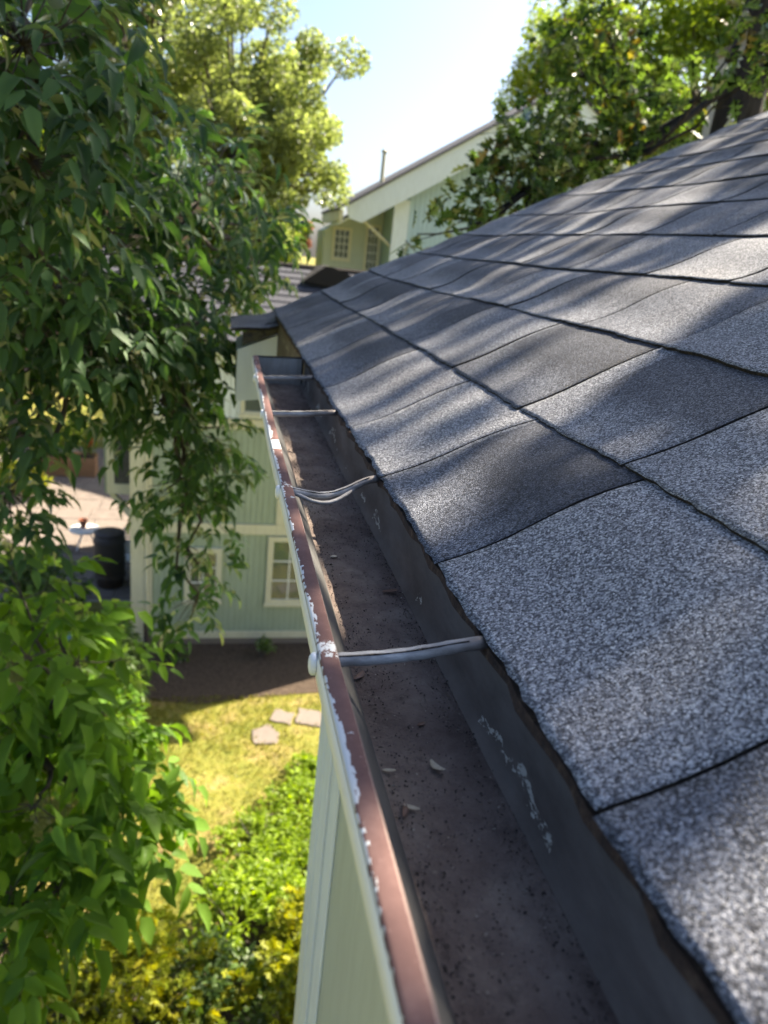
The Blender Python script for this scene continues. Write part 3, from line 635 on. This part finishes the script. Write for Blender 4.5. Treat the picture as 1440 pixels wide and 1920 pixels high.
m = MB(); m.box(-1.9, 4.5, FY - .42, FY - .38, 5.27, 5.40); m.build('eave_board', 'cream', fh)

# ================================================================== FAR HOUSE (gable, pale teal)
HY = 25.0
hh = thing('gabled_house', 'tall pale teal house with wide white gable boards behind the roof', 'house', (10.3, 29, 0))
PX, PZ, SL = 10.28, 12.45, .635
def gz(x): return PZ - SL * abs(x - PX)
m = MB(); m.prism([(5.28, 0), (15.3, 0), (15.3, gz(15.3) - .45), (PX, PZ - .45), (5.28, gz(5.28) - .45)], 'y', HY, HY + 3.6); wl = m.build('wall', 'teal_groove', hh)
board_row(hh, wl, (5.75, 15.2), HY, 2.0, 0, .16, 'teal', gap=.022, proud=.03, clip=lambda x: gz(x) - .75)
m = MB(); m.box(5.24, 5.74, HY - .07, HY - .001, 0, gz(5.5) - .8); m.build('corner_board', 'white_trim', hh)
for sx in (-1, 1):
    xe = PX + sx * 6.15
    m = MB(); m.prism([(PX, PZ - .02), (PX, PZ - .88), (xe, gz(xe) - .78), (xe + sx * .42, gz(xe + .42) - .42 if sx > 0 else gz(xe - .42) - .42), (xe + sx * .5, gz(xe + sx * .5) - .02)][::sx], 'y', HY - .62, HY - .50); m.build('barge_board', 'white_trim', hh)
    m = MB(); vs = [(PX, HY - .72, PZ + .06), (PX, HY + 4.0, PZ + .06), (xe + sx * .75, HY + 4.0, gz(xe + sx * .75) + .06), (xe + sx * .75, HY - .72, gz(xe + sx * .75) + .06)]; vs += [(a, b, c - .07) for a, b, c in vs]
    m.add(vs, [(0, 1, 2, 3), (7, 6, 5, 4), (0, 3, 7, 4), (2, 1, 5, 6), (3, 2, 6, 7)]); r = m.build('roof', 'far_shingle', hh)
    m = MB(); m.box(min(xe + sx * .6, xe + sx * .72), max(xe + sx * .6, xe + sx * .72), HY - .6, HY + 3.9, gz(xe + sx * .7) - .36, gz(xe + sx * .7) - .02); m.build('eave_board', 'cream', hh)
# recessed porch wall with two tall grid windows
m = MB(); m.prism([(3.25, 0), (5.27, 0), (5.27, gz(5.27) - .5), (3.25, gz(3.25) - .5)], 'y', HY + 1.6, HY + 3.6); pw = m.build('porch_wall', 'sage_wall', hh)
m = MB(); m.prism([(3.42, gz(3.42) - .46), (5.27, gz(5.27) - .46), (5.27, gz(5.27) - .40), (3.42, gz(3.42) - .40)], 'y', HY - .45, HY + 1.6); m.build('porch_soffit', 'white_trim', hh)
window(hh, 3.63, 4.12, HY + 1.6, 6.65, 7.55, 3, 4, 'cream', .08)
window(hh, 4.76, 5.12, HY + 1.6, 6.35, 7.75, 3, 5, 'cream', .08)
m = MB(); m.tube([(4.1, HY + .2, gz(4.1) - .5), (5.3, HY + .2, gz(4.1) - 1.35)], .05, 8); m.build('downspout', 'cream', hh)
m = MB(); m.tube([(4.95, HY + 1.0, gz(4.95) - .1), (4.95, HY + 1.0, gz(4.95) + .95)], .07, 8); v = m.build('vent_pipe', 'cream', hh)
m = MB(); m.lathe([(.1, 0), (.11, .05), (.06, .1)], (4.95, HY + 1.0, gz(4.95) + .95), 10); m.build('vent_cap', 'cream', v)

# brick chimney stack further right
ch = thing('brick_chimney', 'red brick chimney stack beside the dark oak trunk', 'chimney', (14.2, 21.5, 0))
m = MB(); m.box(13.62, 14.78, 21.02, 21.98, 0, 13.2); cs = m.build('stack', 'mortar', ch)
bm = bpy.data.meshes.new('brick'); b = MB(); b.box(-.125, .125, -.02, .02, -.042, .042); bm.from_pydata(b.v, [], b.f); bm.materials.append(M['brick'])
for j in range(28):
    for i in range(5):
        x = 13.62 + .13 + i * .263 - (.13 if j % 2 else 0)
        if x < 13.7 or x > 14.72: continue
        shared('brick', bm, (x, 21.008, 10.3 + j * .1), cs)
m = MB(); m.box(13.54, 14.86, 20.94, 22.06, 13.2, 13.38); m.build('cap', 'stone', ch)

# pinkish house glimpsed through the left tree
ph = thing('pink_house', 'low pinkish house glimpsed through the leaves behind the patio', 'house', (-4, 40, 0))
m = MB(); m.box(-13, 2.8, 37, 44, 0, 6.2); m.build('wall', 'pinkwall', ph)
m = MB(); m.prism([(-13.6, 6.2), (3.3, 6.2), (2.4, 8.2), (-12.6, 8.2)], 'y', 36.4, 44.6); m.build('roof', 'pinkwall', ph)
for x in (-10, -6.5, -3, .5): window(ph, x, x + 1.2, 37, 3.2, 5.0, 2, 2, 'plastic_white', .12)

# ================================================================== PATIO and garden things
m = MB(); m.box(-6.4, -1.42, 13.6, 24.5, -.05, .03); pt = structure(m.build('patio', 'mortar'))
for j in range(15):
    y = 13.65 + j * .72; x = -6.38 + (0.3 if j % 2 else 0)
    while x < -1.6:
        wd = random.choice((.5, .62, .78)); x1 = min(x + wd, -1.44)
        if x1 - x > .15:
            p = MB(); p.box(x + .012, x1 - .012, y + .012, y + .708, .031, .052 + random.uniform(0, .008)); p.build('paving_stone', 'stone', pt)
        x = x1
for st, lb in zip(stones, ('grey stepping stone nearest to the camera on the lawn', 'middle stepping stone of the three on the lawn', 'stepping stone against the gutter edge, closest to the mulch bed')):
    out = []
    for (xa, ya), (xb, yb) in zip(st, st[1:] + st[:1]):
        for q_ in (0, .33, .66): out.append((xa + (xb - xa) * q_ + random.uniform(-.022, .022), ya + (yb - ya) * q_ + random.uniform(-.022, .022)))
    m = MB(); m.prism(out, 'z', -.02, .026); o = m.build('stepping_stone', 'stone', bevel=.01); tag(o, lb, 'stepping stone', 'stepping stones')
def plank_box(t, x0, x1, y0, y1, z0, z1, mat):
    nz = 3; dz = (z1 - z0) / nz
    for j in range(nz):
        for a in ((x0, x1, y0, y0 + .04), (x0, x1, y1 - .04, y1), (x0, x0 + .04, y0 + .041, y1 - .041), (x1 - .04, x1, y0 + .041, y1 - .041)):
            m = MB(); m.box(*a, z0 + j * dz, z0 + (j + 1) * dz - .01); m.build('plank', mat, t)
    m = MB(); m.box(x0 + .042, x1 - .042, y0 + .042, y1 - .042, z0 + .02, z1 - .06); m.build('soil', 'mulch', t)
t = thing('planter_box', 'long wooden planter box standing in the sun on the patio', 'planter', (-4.2, 21.6, .06)); plank_box(t, -5.0, -3.42, 21.3, 21.9, .06, .62, 'wood')
def potted(name, label, cat, base, h, rad, nl, mat, ln, petals=False):
    t = thing(name, label, cat, base); m = MB()
    for i in range(7):
        a = random.uniform(0, 6.28); m.tube(limb(base, (base[0] + math.cos(a) * rad * .6, base[1] + math.sin(a) * rad * .6, base[2] + h * random.uniform(.6, .95)), -.05, 5), taper(.014, .005, 5), 5)
    m.build('stem', 'bark', t)
    P = in_ball(nl, (base[0], base[1], base[2] + h * .6), (rad, rad, h * .45)); leaves('foliage', P, rng.normal(size=(nl, 3)) + [0, 0, -.2], rng.normal(size=(nl, 3)) + [0, 0, 1], ln, ln * .5, 'ovate', mat, t)
    if petals:
        P = in_ball(90, (base[0], base[1], base[2] + h * .75), (rad * .8, rad * .8, h * .25)); leaves('flower', P, rng.normal(size=(90, 3)) + [0, 0, .6], rng.normal(size=(90, 3)), .06, .05, 'ovate', 'petal', t)
potted('planter_plant', 'lime green bushy plant growing in the wooden planter box', 'plant', (-4.15, 21.6, .56), 1.35, .55, 700, 'leaf_lime', .13)
potted('flowering_plant', 'small plant with red flowers at the end of the planter box', 'plant', (-3.6, 21.6, .56), .62, .2, 140, 'leaf_lime', .1, True)
t = thing('water_barrel', 'dark brown tapered barrel on the patio beside the house corner', 'barrel', (-2.06, 14.3, .05))
m = MB(); m.lathe([(.25, 0), (.29, .25), (.30, .6), (.29, 1.0), (.27, 1.1)], (-2.06, 14.3, .055), 22); m.build('body', 'dark', t, smooth=True)
for z in (.2, .55, .92): m = MB(); m.lathe([(.300, 0), (.309, .01), (.309, .05), (.300, .06)], (-2.06, 14.3, .055 + z), 22); m.build('hoop', 'dark', t)
m = MB(); m.lathe([(.285, 0), (.29, .03), (.20, .06), (.05, .075)], (-2.06, 14.3, 1.157), 22); m.build('lid', 'dark', t, smooth=True)
t = thing('garden_table', 'small round white garden table on the shaded patio', 'table', (-2.85, 16.2, .06))
m = MB(); m.lathe([(.30, 0), (.32, .01), (.32, .035), (.30, .045)], (-2.85, 16.2, .46), 28); m.build('table_top', 'plastic_white', t)
for a in range(3): m = MB(); m.tube([(-2.85 + .07 * math.cos(a * 2.1), 16.2 + .07 * math.sin(a * 2.1), .455), (-2.85 + .27 * math.cos(a * 2.1), 16.2 + .27 * math.sin(a * 2.1), .06)], .018, 7); m.build('leg', 'plastic_white', t)
m = MB(); m.lathe([(.055, 0), (.085, .15), (.095, .15), (.095, .19), (.08, .19), (.075, .15)], (-2.88, 16.25, .508), 16); o = m.build('flower_pot', 'terracotta', loc=(-2.88, 16.25, .508)); tag(o, 'small terracotta pot standing on the round white table', 'pot')
t = thing('garden_chair', 'white slatted garden chair tucked behind the brown barrel', 'chair', (-1.66, 14.75, .06))
for i in range(7): m = MB(); m.box(-1.86, -1.47, 14.95, 14.97, .5 + i * .075, .545 + i * .075); m.build('slat', 'plastic_white', t)
m = MB(); m.box(-1.88, -1.45, 14.52, 14.94, .44, .47); m.build('seat', 'plastic_white', t)
for x in (-1.87, -1.49):
    for y, h in ((14.53, .44), (14.92, 1.05)): m = MB(); m.box(x, x + .03, y, y + .026, .06, h); m.build('leg', 'plastic_white', t)
t = thing('watering_can', 'blue plastic watering can among the shrubs below the patio', 'watering can', (-2.05, 10.3, 1.0))
m = MB(); m.lathe([(.12, 0), (.14, .05), (.13, .22), (.09, .27)], (-2.05, 10.3, 1.0), 18); m.build('body', 'blue', t, smooth=True)
m = MB(); m.tube([(-1.93, 10.3, 1.06), (-1.8, 10.3, 1.2), (-1.72, 10.3, 1.3)], [.03, .022, .02], 8); m.build('spout', 'blue', t)
m = MB(); m.tube([(-2.16, 10.3, 1.08), (-2.26, 10.3, 1.2), (-2.2, 10.3, 1.33), (-2.06, 10.3, 1.27)], .014, 7); m.build('handle', 'blue', t)
t = thing('wooden_crate', 'wooden crate under the blue watering can', 'crate', (-2.05, 10.3, 0)); plank_box(t, -2.25, -1.85, 10.1, 10.5, 0, 1.0, 'wood')
m = MB(); m.box(-2.24, -1.86, 10.11, 10.49, .955, .995); m.build('lid', 'wood', t)

# ================================================================== VEGETATION
def clustered_tree(name, label, trunk_pts, trunk_r, hubs, clusters, per, mat, mode, bark_mat, group=None, leaflet=.1, rad=.3, droop=.5, stalk=.2, pairs=2, limb_r=None, upper=()):
    """hubs: limb ends the clusters hang from; clusters: (x,y,z[,scale]) centres of leafy masses"""
    t = thing(name, label, 'tree', (trunk_pts[0][0], trunk_pts[0][1], 0), group); m = MB()
    n = len(trunk_pts); m.tube(trunk_pts, taper(trunk_r, trunk_r * .45, n), 14)
    tips = []
    for h in hubs:
        src = min(trunk_pts[1:], key=lambda p: (Vector(p) - Vector(h)).length)
        l = limb(src, h, .04, 8, .03); m.tube(l, taper(limb_r or trunk_r * .42, (limb_r or trunk_r * .42) * .38, 8), 8); tips += l[3:]
    aP, aD, aN, aL = [], [], [], []
    seg = [0]
    for ci, c in enumerate(list(clusters) + list(upper)):
        if ci == len(clusters): seg.append(len(aP))
        sc = c[3] if len(c) > 3 else 1; c3 = Vector(c[:3]); src = min(tips or trunk_pts, key=lambda p: (Vector(p) - c3).length)
        l = limb(src, c3, .08, 7, .05); m.tube(l, taper(min(.02, trunk_r * .13 + .004), .004, 7), 6)
        k = int((c[4] if len(c) > 4 else per * sc ** 1.85) * random.uniform(.85, 1.15)); ends = in_ball(k, c3, (rad * sc, rad * sc, rad * sc * .75), .1)
        for e in ends[::3]: m.tube(limb(l[-2], e, .05, 4), taper(.004, .0018, 4), 4, cap=False)
        d = unit(ends - np.array(c3)) * .7 + unit(rng.normal(size=(k, 3))) * .6 + np.array([0, 0, -.18])
        if mode == 'pinnate':
            p, dd, nn, ll = pinnate(ends, d, pairs, stalk, leaflet, droop)
        else:
            r = 3; p = np.repeat(ends, r, 0) + rng.normal(size=(k * r, 3)) * leaflet * .45; dd = np.repeat(d, r, 0) + rng.normal(size=(k * r, 3)) * .7; nn = rng.normal(size=(k * r, 3)) * .55 + [0, 0, 1]; ll = leaflet * rng.uniform(.7, 1.2, k * r)
        aP.append(p); aD.append(dd); aN.append(nn); aL.append(ll)
    m.build('trunk', bark_mat, t, smooth=True)
    if upper:
        k = seg[1]; uP, uD, uN, uL = (np.concatenate(z[k:]) for z in (aP, aD, aN, aL)); aP, aD, aN, aL = aP[:k], aD[:k], aN[:k], aL[:k]
        leaves('upper_crown', uP, uD, uN, uL * 1.2, uL * .95, 'ovate', mat, t)
    aL = np.concatenate(aL); wd = {'pinnate': .40, 'oak': .72, 'quad': .8}[mode]
    leaves('crown', np.concatenate(aP), np.concatenate(aD), np.concatenate(aN), aL, aL * wd * (1.25 if mode == 'pinnate' else 1), {'pinnate': 'ovate', 'oak': 'oak', 'quad': 'quad'}[mode], mat, t)
    return t
left = [(-0.56, 2.6, 7.39, 0.9), (-0.56, 3.0, 7.36, 0.75), (-0.59, 2.7, 7.21, 0.9), (-0.62, 2.8, 7.04, 0.9), (-0.45, 3.2, 7.22, 1), (-0.25, 3.8, 7.12, 0.85), (-0.02, 4.2, 7.27, 0.7), (-0.64, 3.0, 6.79, 0.9), (-0.42, 3.4, 6.89, 0.9), (-0.17, 4.0, 6.94, 0.8), (0.14, 4.6, 6.93, 0.6), (0.23, 4.7, 7.06, 0.4), (-0.74, 3.2, 6.47, 0.9), (-0.51, 3.4, 6.54, 0.9), (-0.27, 3.8, 6.57, 0.9), (-0.09, 4.2, 6.69, 0.7), (-0.86, 3.4, 6.17, 0.8), (-0.45, 3.6, 6.35, 0.8), (-0.25, 3.8, 6.26, 0.8), (-0.13, 4.0, 6.38, 0.7), (-0.9, 3.4, 5.88, 0.6), (-0.93, 3.3, 5.66, 0.7), (-0.26, 4.0, 5.92, 0.8), (-0.08, 4.0, 5.84, 0.75), (0.0, 4.1, 5.63, 0.65), (-0.2, 4.0, 5.53, 0.7), (-0.08, 4.1, 5.33, 0.7), (-0.09, 4.2, 4.98, 0.6), (-0.14, 4.3, 4.6, 0.5), (-0.3, 3.9, 6.02, 0.7), (-0.9, 2.5, 7.6, 1), (-1.0, 3.0, 7.1, 1), (-1.1, 3.4, 6.6, 1), (-0.7, 3.3, 7.9, 0.9), (-1.4, 3.7, 7.2, 1), (-1.8, 4.1, 7.5, 1), (-1.2, 4.4, 8.3, 1), (-2.4, 4.4, 7.6, 1), (-2.0, 4.8, 8.6, 1), (0.15, 4.6, 6.72, 0.5), (0.03, 4.3, 6.58, 0.6), (0.3, 4.8, 6.92, 0.4), (-0.65, 3.3, 6.6, 0.8), (-0.68, 3.6, 6.34, 0.75), (-0.84, 3.5, 6.27, 0.8), (-0.42, 3.8, 6.58, 0.8)]
clustered_tree('box_elder_tree', 'dark leafy tree with drooping compound leaves hanging in from the upper side', [(-2.25, 4.3, 0), (-2.2, 4.3, 2.2), (-2.05, 4.25, 4.2), (-1.8, 4.2, 5.8), (-1.6, 4.2, 7.2), (-1.5, 4.3, 8.3)], .19,
               [(-.75, 3.3, 6.9), (-.5, 3.6, 6.6), (-.2, 4.0, 7.0), (-.3, 3.9, 6.45), (-.65, 3.0, 7.3), (-1.0, 4.2, 8.0)], left, 66, 'leaf_near', 'pinnate', 'bark', leaflet=.092, rad=.33, droop=.24, stalk=.13)
bush = [(-0.96, 3.5, 5.26, 0.8), (-0.78, 3.8, 5.03, 0.8), (-0.85, 3.2, 5.03, 0.9), (-0.64, 3.4, 4.88, 0.9), (-0.8, 3.0, 4.74, 0.9), (-0.57, 3.2, 4.55, 0.9), (-0.39, 3.4, 4.12, 0.7), (-0.75, 2.8, 4.47, 0.9), (-0.52, 3.0, 4.21, 0.9), (-0.34, 3.1, 4.0, 0.6), (-0.79, 2.6, 4.26, 0.9), (-0.61, 2.7, 4.17, 0.7), (-0.82, 2.5, 4.02, 0.8), (-1.1, 3.0, 4.6, 1), (-1.2, 2.7, 4.1, 1), (-1.3, 3.4, 4.6, 1), (-0.74, 3.1, 4.42, 0.9), (-0.67, 2.9, 4.13, 0.8), (-0.79, 2.7, 3.91, 0.8), (-0.52, 3.4, 4.56, 0.7)]
clustered_tree('ash_sapling', 'bright green ash sapling with long paired leaflets above the shrubs', [(-1.75, 2.9, 0), (-1.68, 2.92, 1.5), (-1.45, 3.0, 2.8), (-1.05, 3.05, 3.9), (-.82, 3.1, 4.6)], .06,
               [(-.6, 3.1, 4.3), (-.7, 3.3, 4.8), (-.75, 2.7, 4.0)], bush, 24, 'leaf_bush', 'pinnate', 'bark', leaflet=.14, rad=.30, droop=.35, stalk=.25, pairs=3)
# right-hand oak: dark trunk, low boughs in view, wide crown overhead
low = [(1.58, 5.2, 7.24, .55), (1.22, 5.0, 7.05, .35), (1.98, 5.4, 7.46, .8), (2.35, 5.6, 7.4), (1.95, 5.3, 7.15, .7), (2.19, 5.6, 7.72), (2.67, 5.8, 7.7), (2.95, 6.0, 8.1), (3.2, 6.0, 7.9), (3.05, 4.6, 8.1, .5), (3.12, 4.7, 8.4, .7), (2.7, 6.4, 8.5), (2.95, 6.4, 8.8), (2.6, 6.2, 7.9), (3.9, 7.0, 8.5)]
hi = []
random.seed(21)
for i in range(95):
    a = random.uniform(0, 6.283); rr = math.sqrt(random.random()); x = 5.1 + 3.5 * rr * math.cos(a); y = 4.1 + 4.4 * rr * math.sin(a); z = 12.1 + random.uniform(-1, 1.6) * (1.1 - .5 * rr)
    if z - EYE < .47 * max(y, 0) + .35 and x < .85 * y: z = EYE + .47 * y + random.uniform(.4, 1.2)
    c = Vector((x, y, z)); gap = False
    for q_, rr_ in (((.80, .10, 6.72), .9), ((.30, 1.36, 6.6), .60), ((1.35, 1.5, 6.95), .68), ((1.6, 2.8, 7.0), .55)):   # gaps shaped along sun rays to light roof patches
        d_ = c - Vector(q_); gap |= (d_ - SUN * d_.dot(SUN)).length < rr_
    if not gap: hi.append((x, y, z, random.uniform(1.2, 1.75), 26))
for i in range(16): hi.append((random.uniform(3.2, 6.2), random.uniform(5.0, 8.2), random.uniform(12.0, 13.8), random.uniform(1.3, 1.8), 34))  # extra unseen clusters added to shade the left-hand tree
# small unseen sprays added along sun rays to dapple the roof
for a in range(-1, 9):
    for b in range(14):
        s_ = .05 + (.27 if a >= 0 else .16) * a; y_ = -.25 + .29 * b; lit = (y_ < .72 and .2 < s_ < 1.25) or (1.12 < y_ < 1.5 and s_ < .3) or (1.0 < y_ < 2.1 and .75 < s_ < 1.5) or (.45 < y_ < .8 and .2 < s_ < .5) or (s_ < 0 and .75 < y_ < 1.0) or (2.4 < y_ < 3.0 and 1.1 < s_ < 1.8)
        if random.random() < (.1 if lit else .96 if a < 1 else .72):
            p = Vector((EX + s_ * CT, y_, EZ + s_ * ST)) + Vector((random.uniform(-.1, .1), random.uniform(-.1, .1), 0)) + SUN * random.uniform(5.8, 8.2); hi.append((p.x, p.y, p.z, random.uniform(.6, .9), random.choice((2, 3, 3, 4)) + (5 if a < 1 else 0)))
shade = [(3.3 + .55 * (i % 4), 6.5 + .5 * (i // 4) + .1 * (i % 2), 5.2 + .5 * (i % 3), 1.1) for i in range(0, 12, 2)]  # boughs hidden behind the roof, added to shade the shrubs
clustered_tree('oak_tree', 'oak tree with dark furrowed trunk rising behind the roof on the far side', [(3.98, 6, 0), (3.98, 6.0, 3), (3.99, 6.0, 6), (4.0, 6, 8.5), (4.05, 5.9, 10.2), (4.2, 5.7, 12.0)], .27,
               [(2.6, 5.8, 7.8), (3.3, 6.1, 8.2), (2.2, 5.5, 7.5), (2.0, 4.6, 11.6), (5.8, 4.0, 11.8), (4.4, 2.2, 11.6), (6.2, 7.2, 11.8), (3.6, 7.8, 12.2), (1.2, 3.4, 12.0), (4.0, 7.4, 5.8)], low + shade, 42, 'leaf_oak', 'oak', 'bark_dark', leaflet=.145, rad=.36, limb_r=.032, upper=hi)
def far_tree(name, label, base, h, crown_c, crown_r, nl, ln, mat, lobes=26, group='trees beyond the houses', cat='tree', airy=1.0):
    t = thing(name, label, cat, base, group); m = MB()
    m.tube(limb(base, (crown_c[0], crown_c[1], crown_c[2]), 0, 7, .015), taper(h * .022, h * .008, 7), 10)
    P, C = [], []
    for i in range(lobes):
        d = unit(rng.normal(size=(1, 3)))[0]; d[2] = d[2] * .9; f = rng.uniform(.45, .92) if airy == 1 else rng.uniform(.4, 1.08); c = np.array(crown_c) + d * f * np.array(crown_r); r = np.mean(crown_r) * rng.uniform(.20, .36) * airy
        m.tube(limb((crown_c[0], crown_c[1], crown_c[2] - crown_r[2] * .5), c, .02, 5), taper(h * .006, h * .0015, 5), 5)
        k = nl // lobes; p = in_ball(k, c, (r, r, r * .8), .25); P.append(p); C.append(p - c)
    m.build('trunk', 'bark', t, smooth=True)
    P = np.concatenate(P); C = unit(np.concatenate(C)); k = len(P)
    leaves('crown', P, C * .5 + rng.normal(size=(k, 3)) * .7 + [0, 0, -.3], rng.normal(size=(k, 3)) * .7 + C + [0, 0, .5], ln * rng.uniform(.7, 1.3, k), ln * .75, 'quad', mat, t)
far_tree('pale_oak_tree', 'tall sunlit pale oak with ragged edge against the sky beyond the gutter', (1.0, 23.5, 0), 14, (.4, 23.5, 10.2), (3.1, 2.7, 3.3), 36000, .14, 'leaf_far', 74, airy=.7)
far_tree('pale_oak_tree', 'pale oak standing behind the dark hanging leaves at the upper corner', (-2.8, 26, 0), 17, (-2.6, 26, 12.2), (3.4, 3, 4.4), 34000, .16, 'leaf_far', 42)
far_tree('lime_tree', 'lime green tree low behind the drooping leaves near the far windows', (.6, 28, 0), 9, (.9, 28, 7.2), (2.2, 2, 2.2), 10000, .17, 'leaf_lime', 26)
far_tree('lime_tree', 'lime green tree showing through gaps at the picture edge', (-6.2, 24, 0), 11, (-6.0, 24, 7.5), (3.2, 2.6, 4.2), 14000, .20, 'leaf_lime', 34)
far_tree('lime_tree', 'yellow-green tree above the patio planter', (-3.6, 27, 0), 8, (-3.4, 27, 5.2), (2.3, 2, 2.8), 9000, .18, 'leaf_lime', 26)
far_tree('pinkish_tree', 'small pinkish tree beside the far porch', (2.75, 31, 0), 7.8, (2.75, 31, 7.1), (.75, .7, .8), 2500, .13, 'leaf_pink', 14)
far_tree('sunlit_tree', 'tall bright backlit tree rising over the teal gable', (17.2, 38, 0), 21, (17.0, 38, 15.6), (4.7, 4, 5.8), 36000, .22, 'leaf_lime', 50)
far_tree('sunlit_tree', 'bright backlit tree behind the dark trunk and chimney', (24, 38, 0), 22, (23.5, 38, 16.5), (5.2, 4, 6), 22000, .28, 'leaf_lime', 44)
far_tree('pale_oak_tree', 'large tree far behind at the left of the patio', (-11, 33, 0), 17, (-11, 33, 10.5), (4.6, 4, 5.6), 16000, .26, 'leaf_far', 36)
# shrubs
def shrub(name, label, base, r, h, nl, mat, ln, kind='ovate', group=None, wr=.5, stems=6):
    t = thing(name, label, 'shrub', base, group); m = MB()
    for i in range(stems):
        a = random.uniform(0, 6.28); e = (base[0] + math.cos(a) * r * .7, base[1] + math.sin(a) * r * .7, base[2] + h * random.uniform(.6, .95)); m.tube(limb(base, e, -.05, 5), taper(.016, .004, 5), 5)
    m.build('stem', 'bark', t)
    P, C = [], []
    nc = max(8, nl // 60)
    for i in range(nc):
        a = random.uniform(0, 6.28); q = math.sqrt(random.random()); c = (base[0] + r * q * math.cos(a), base[1] + r * q * math.sin(a), base[2] + h * (1 - .45 * q * q) * random.uniform(.55, 1)); k = nl // nc
        p = in_ball(k, c, (r * .26, r * .26, h * .16)); P.append(p); C.append(p - np.array(c))
    P = np.concatenate(P); C = unit(np.concatenate(C)); k = len(P)
    P[:, 2] = np.maximum(P[:, 2], base[2] + .02)
    leaves('foliage', P, C + rng.normal(size=(k, 3)) * .5 + [0, 0, -.1], rng.normal(size=(k, 3)) * .4 + [0, 0, 1], ln * rng.uniform(.7, 1.25, k), ln * wr, kind, mat, t)
shrub('yellow_shrub', 'golden yellow shrub with lobed leaves at the bottom of the picture', (-.55, 4.9, 0), .68, 1.05, 1500, 'leaf_yellow', .135, 'oak', wr=.75)
shrub('yellow_shrub', 'yellow-green shrub beside the house wall under the gutter', (.72, 4.75, 0), .45, .95, 800, 'leaf_yellow', .12, 'oak', wr=.75)
shrub('dark_shrub', 'low dark green shrub between the yellow shrubs', (.12, 5.0, 0), .55, .75, 1800, 'leaf_dark', .085)
shrub('yellow_shrub', 'small lime yellow shrub against the house wall behind the other yellow one', (1.05, 5.5, 0), .45, .85, 1100, 'leaf_yellow', .085, 'oak', wr=.75)
shrub('dark_shrub', 'green shrub in half shade at the lawn edge under the gutter', (.5, 5.75, 0), .7, .7, 1900, 'leaf_cover', .10)
shrub('dark_shrub', 'dark shrub below the ash sapling', (-1.25, 4.8, 0), .6, .9, 1400, 'leaf_dark', .10)
shrub('leafy_shrub', 'leafy green shrub below the patio and barrel', (-1.65, 9.9, 0), .75, 1.5, 2200, 'leaf_dark', .14)
shrub('leafy_shrub', 'mid green shrub left of the mulch bed below the house corner', (-1.5, 8.3, 0), .7, 1.5, 2000, 'leaf_bush', .14)
shrub('leafy_shrub', 'tall green shrub at the edge of the patio paving', (-3.3, 12.4, 0), 1.0, 1.6, 2200, 'leaf_dark', .16)
shrub('sunny_shrub', 'sunlit yellow shrub at the edge of the patio', (-5.0, 19.6, 0), .7, .9, 1200, 'leaf_yellow', .15)
for (x, y, r, h), lb in zip(((1.05, 7.55, .55, .34), (.62, 6.95, .55, .36), (1.28, 6.85, .45, .36), (1.35, 8.25, .35, .26), (.9, 6.4, .5, .42)), ('bright green ground cover clump in the middle of the sunny lawn edge', 'bright ground cover clump reaching furthest into the lawn', 'ground cover clump close under the gutter edge', 'small ground cover clump nearest to the stepping stones', 'ground cover clump half in the shade of the shrubs')):
    shrub('ground_cover', lb, (x, y, 0), r, h, 1300, 'leaf_cover', .078, group='ground cover clumps on the lawn')
for (x, y, r), lb in zip(((.85, 11.5, .2), (-.6, 11.4, .18)), ('small plant in the mulch bed below the grid window', 'small plant in the mulch bed near the downspout')):
    shrub('bed_plant', lb, (x, y, .012), r, .35, 160, 'leaf_dark', .09, group='plants in the mulch bed', stems=3)
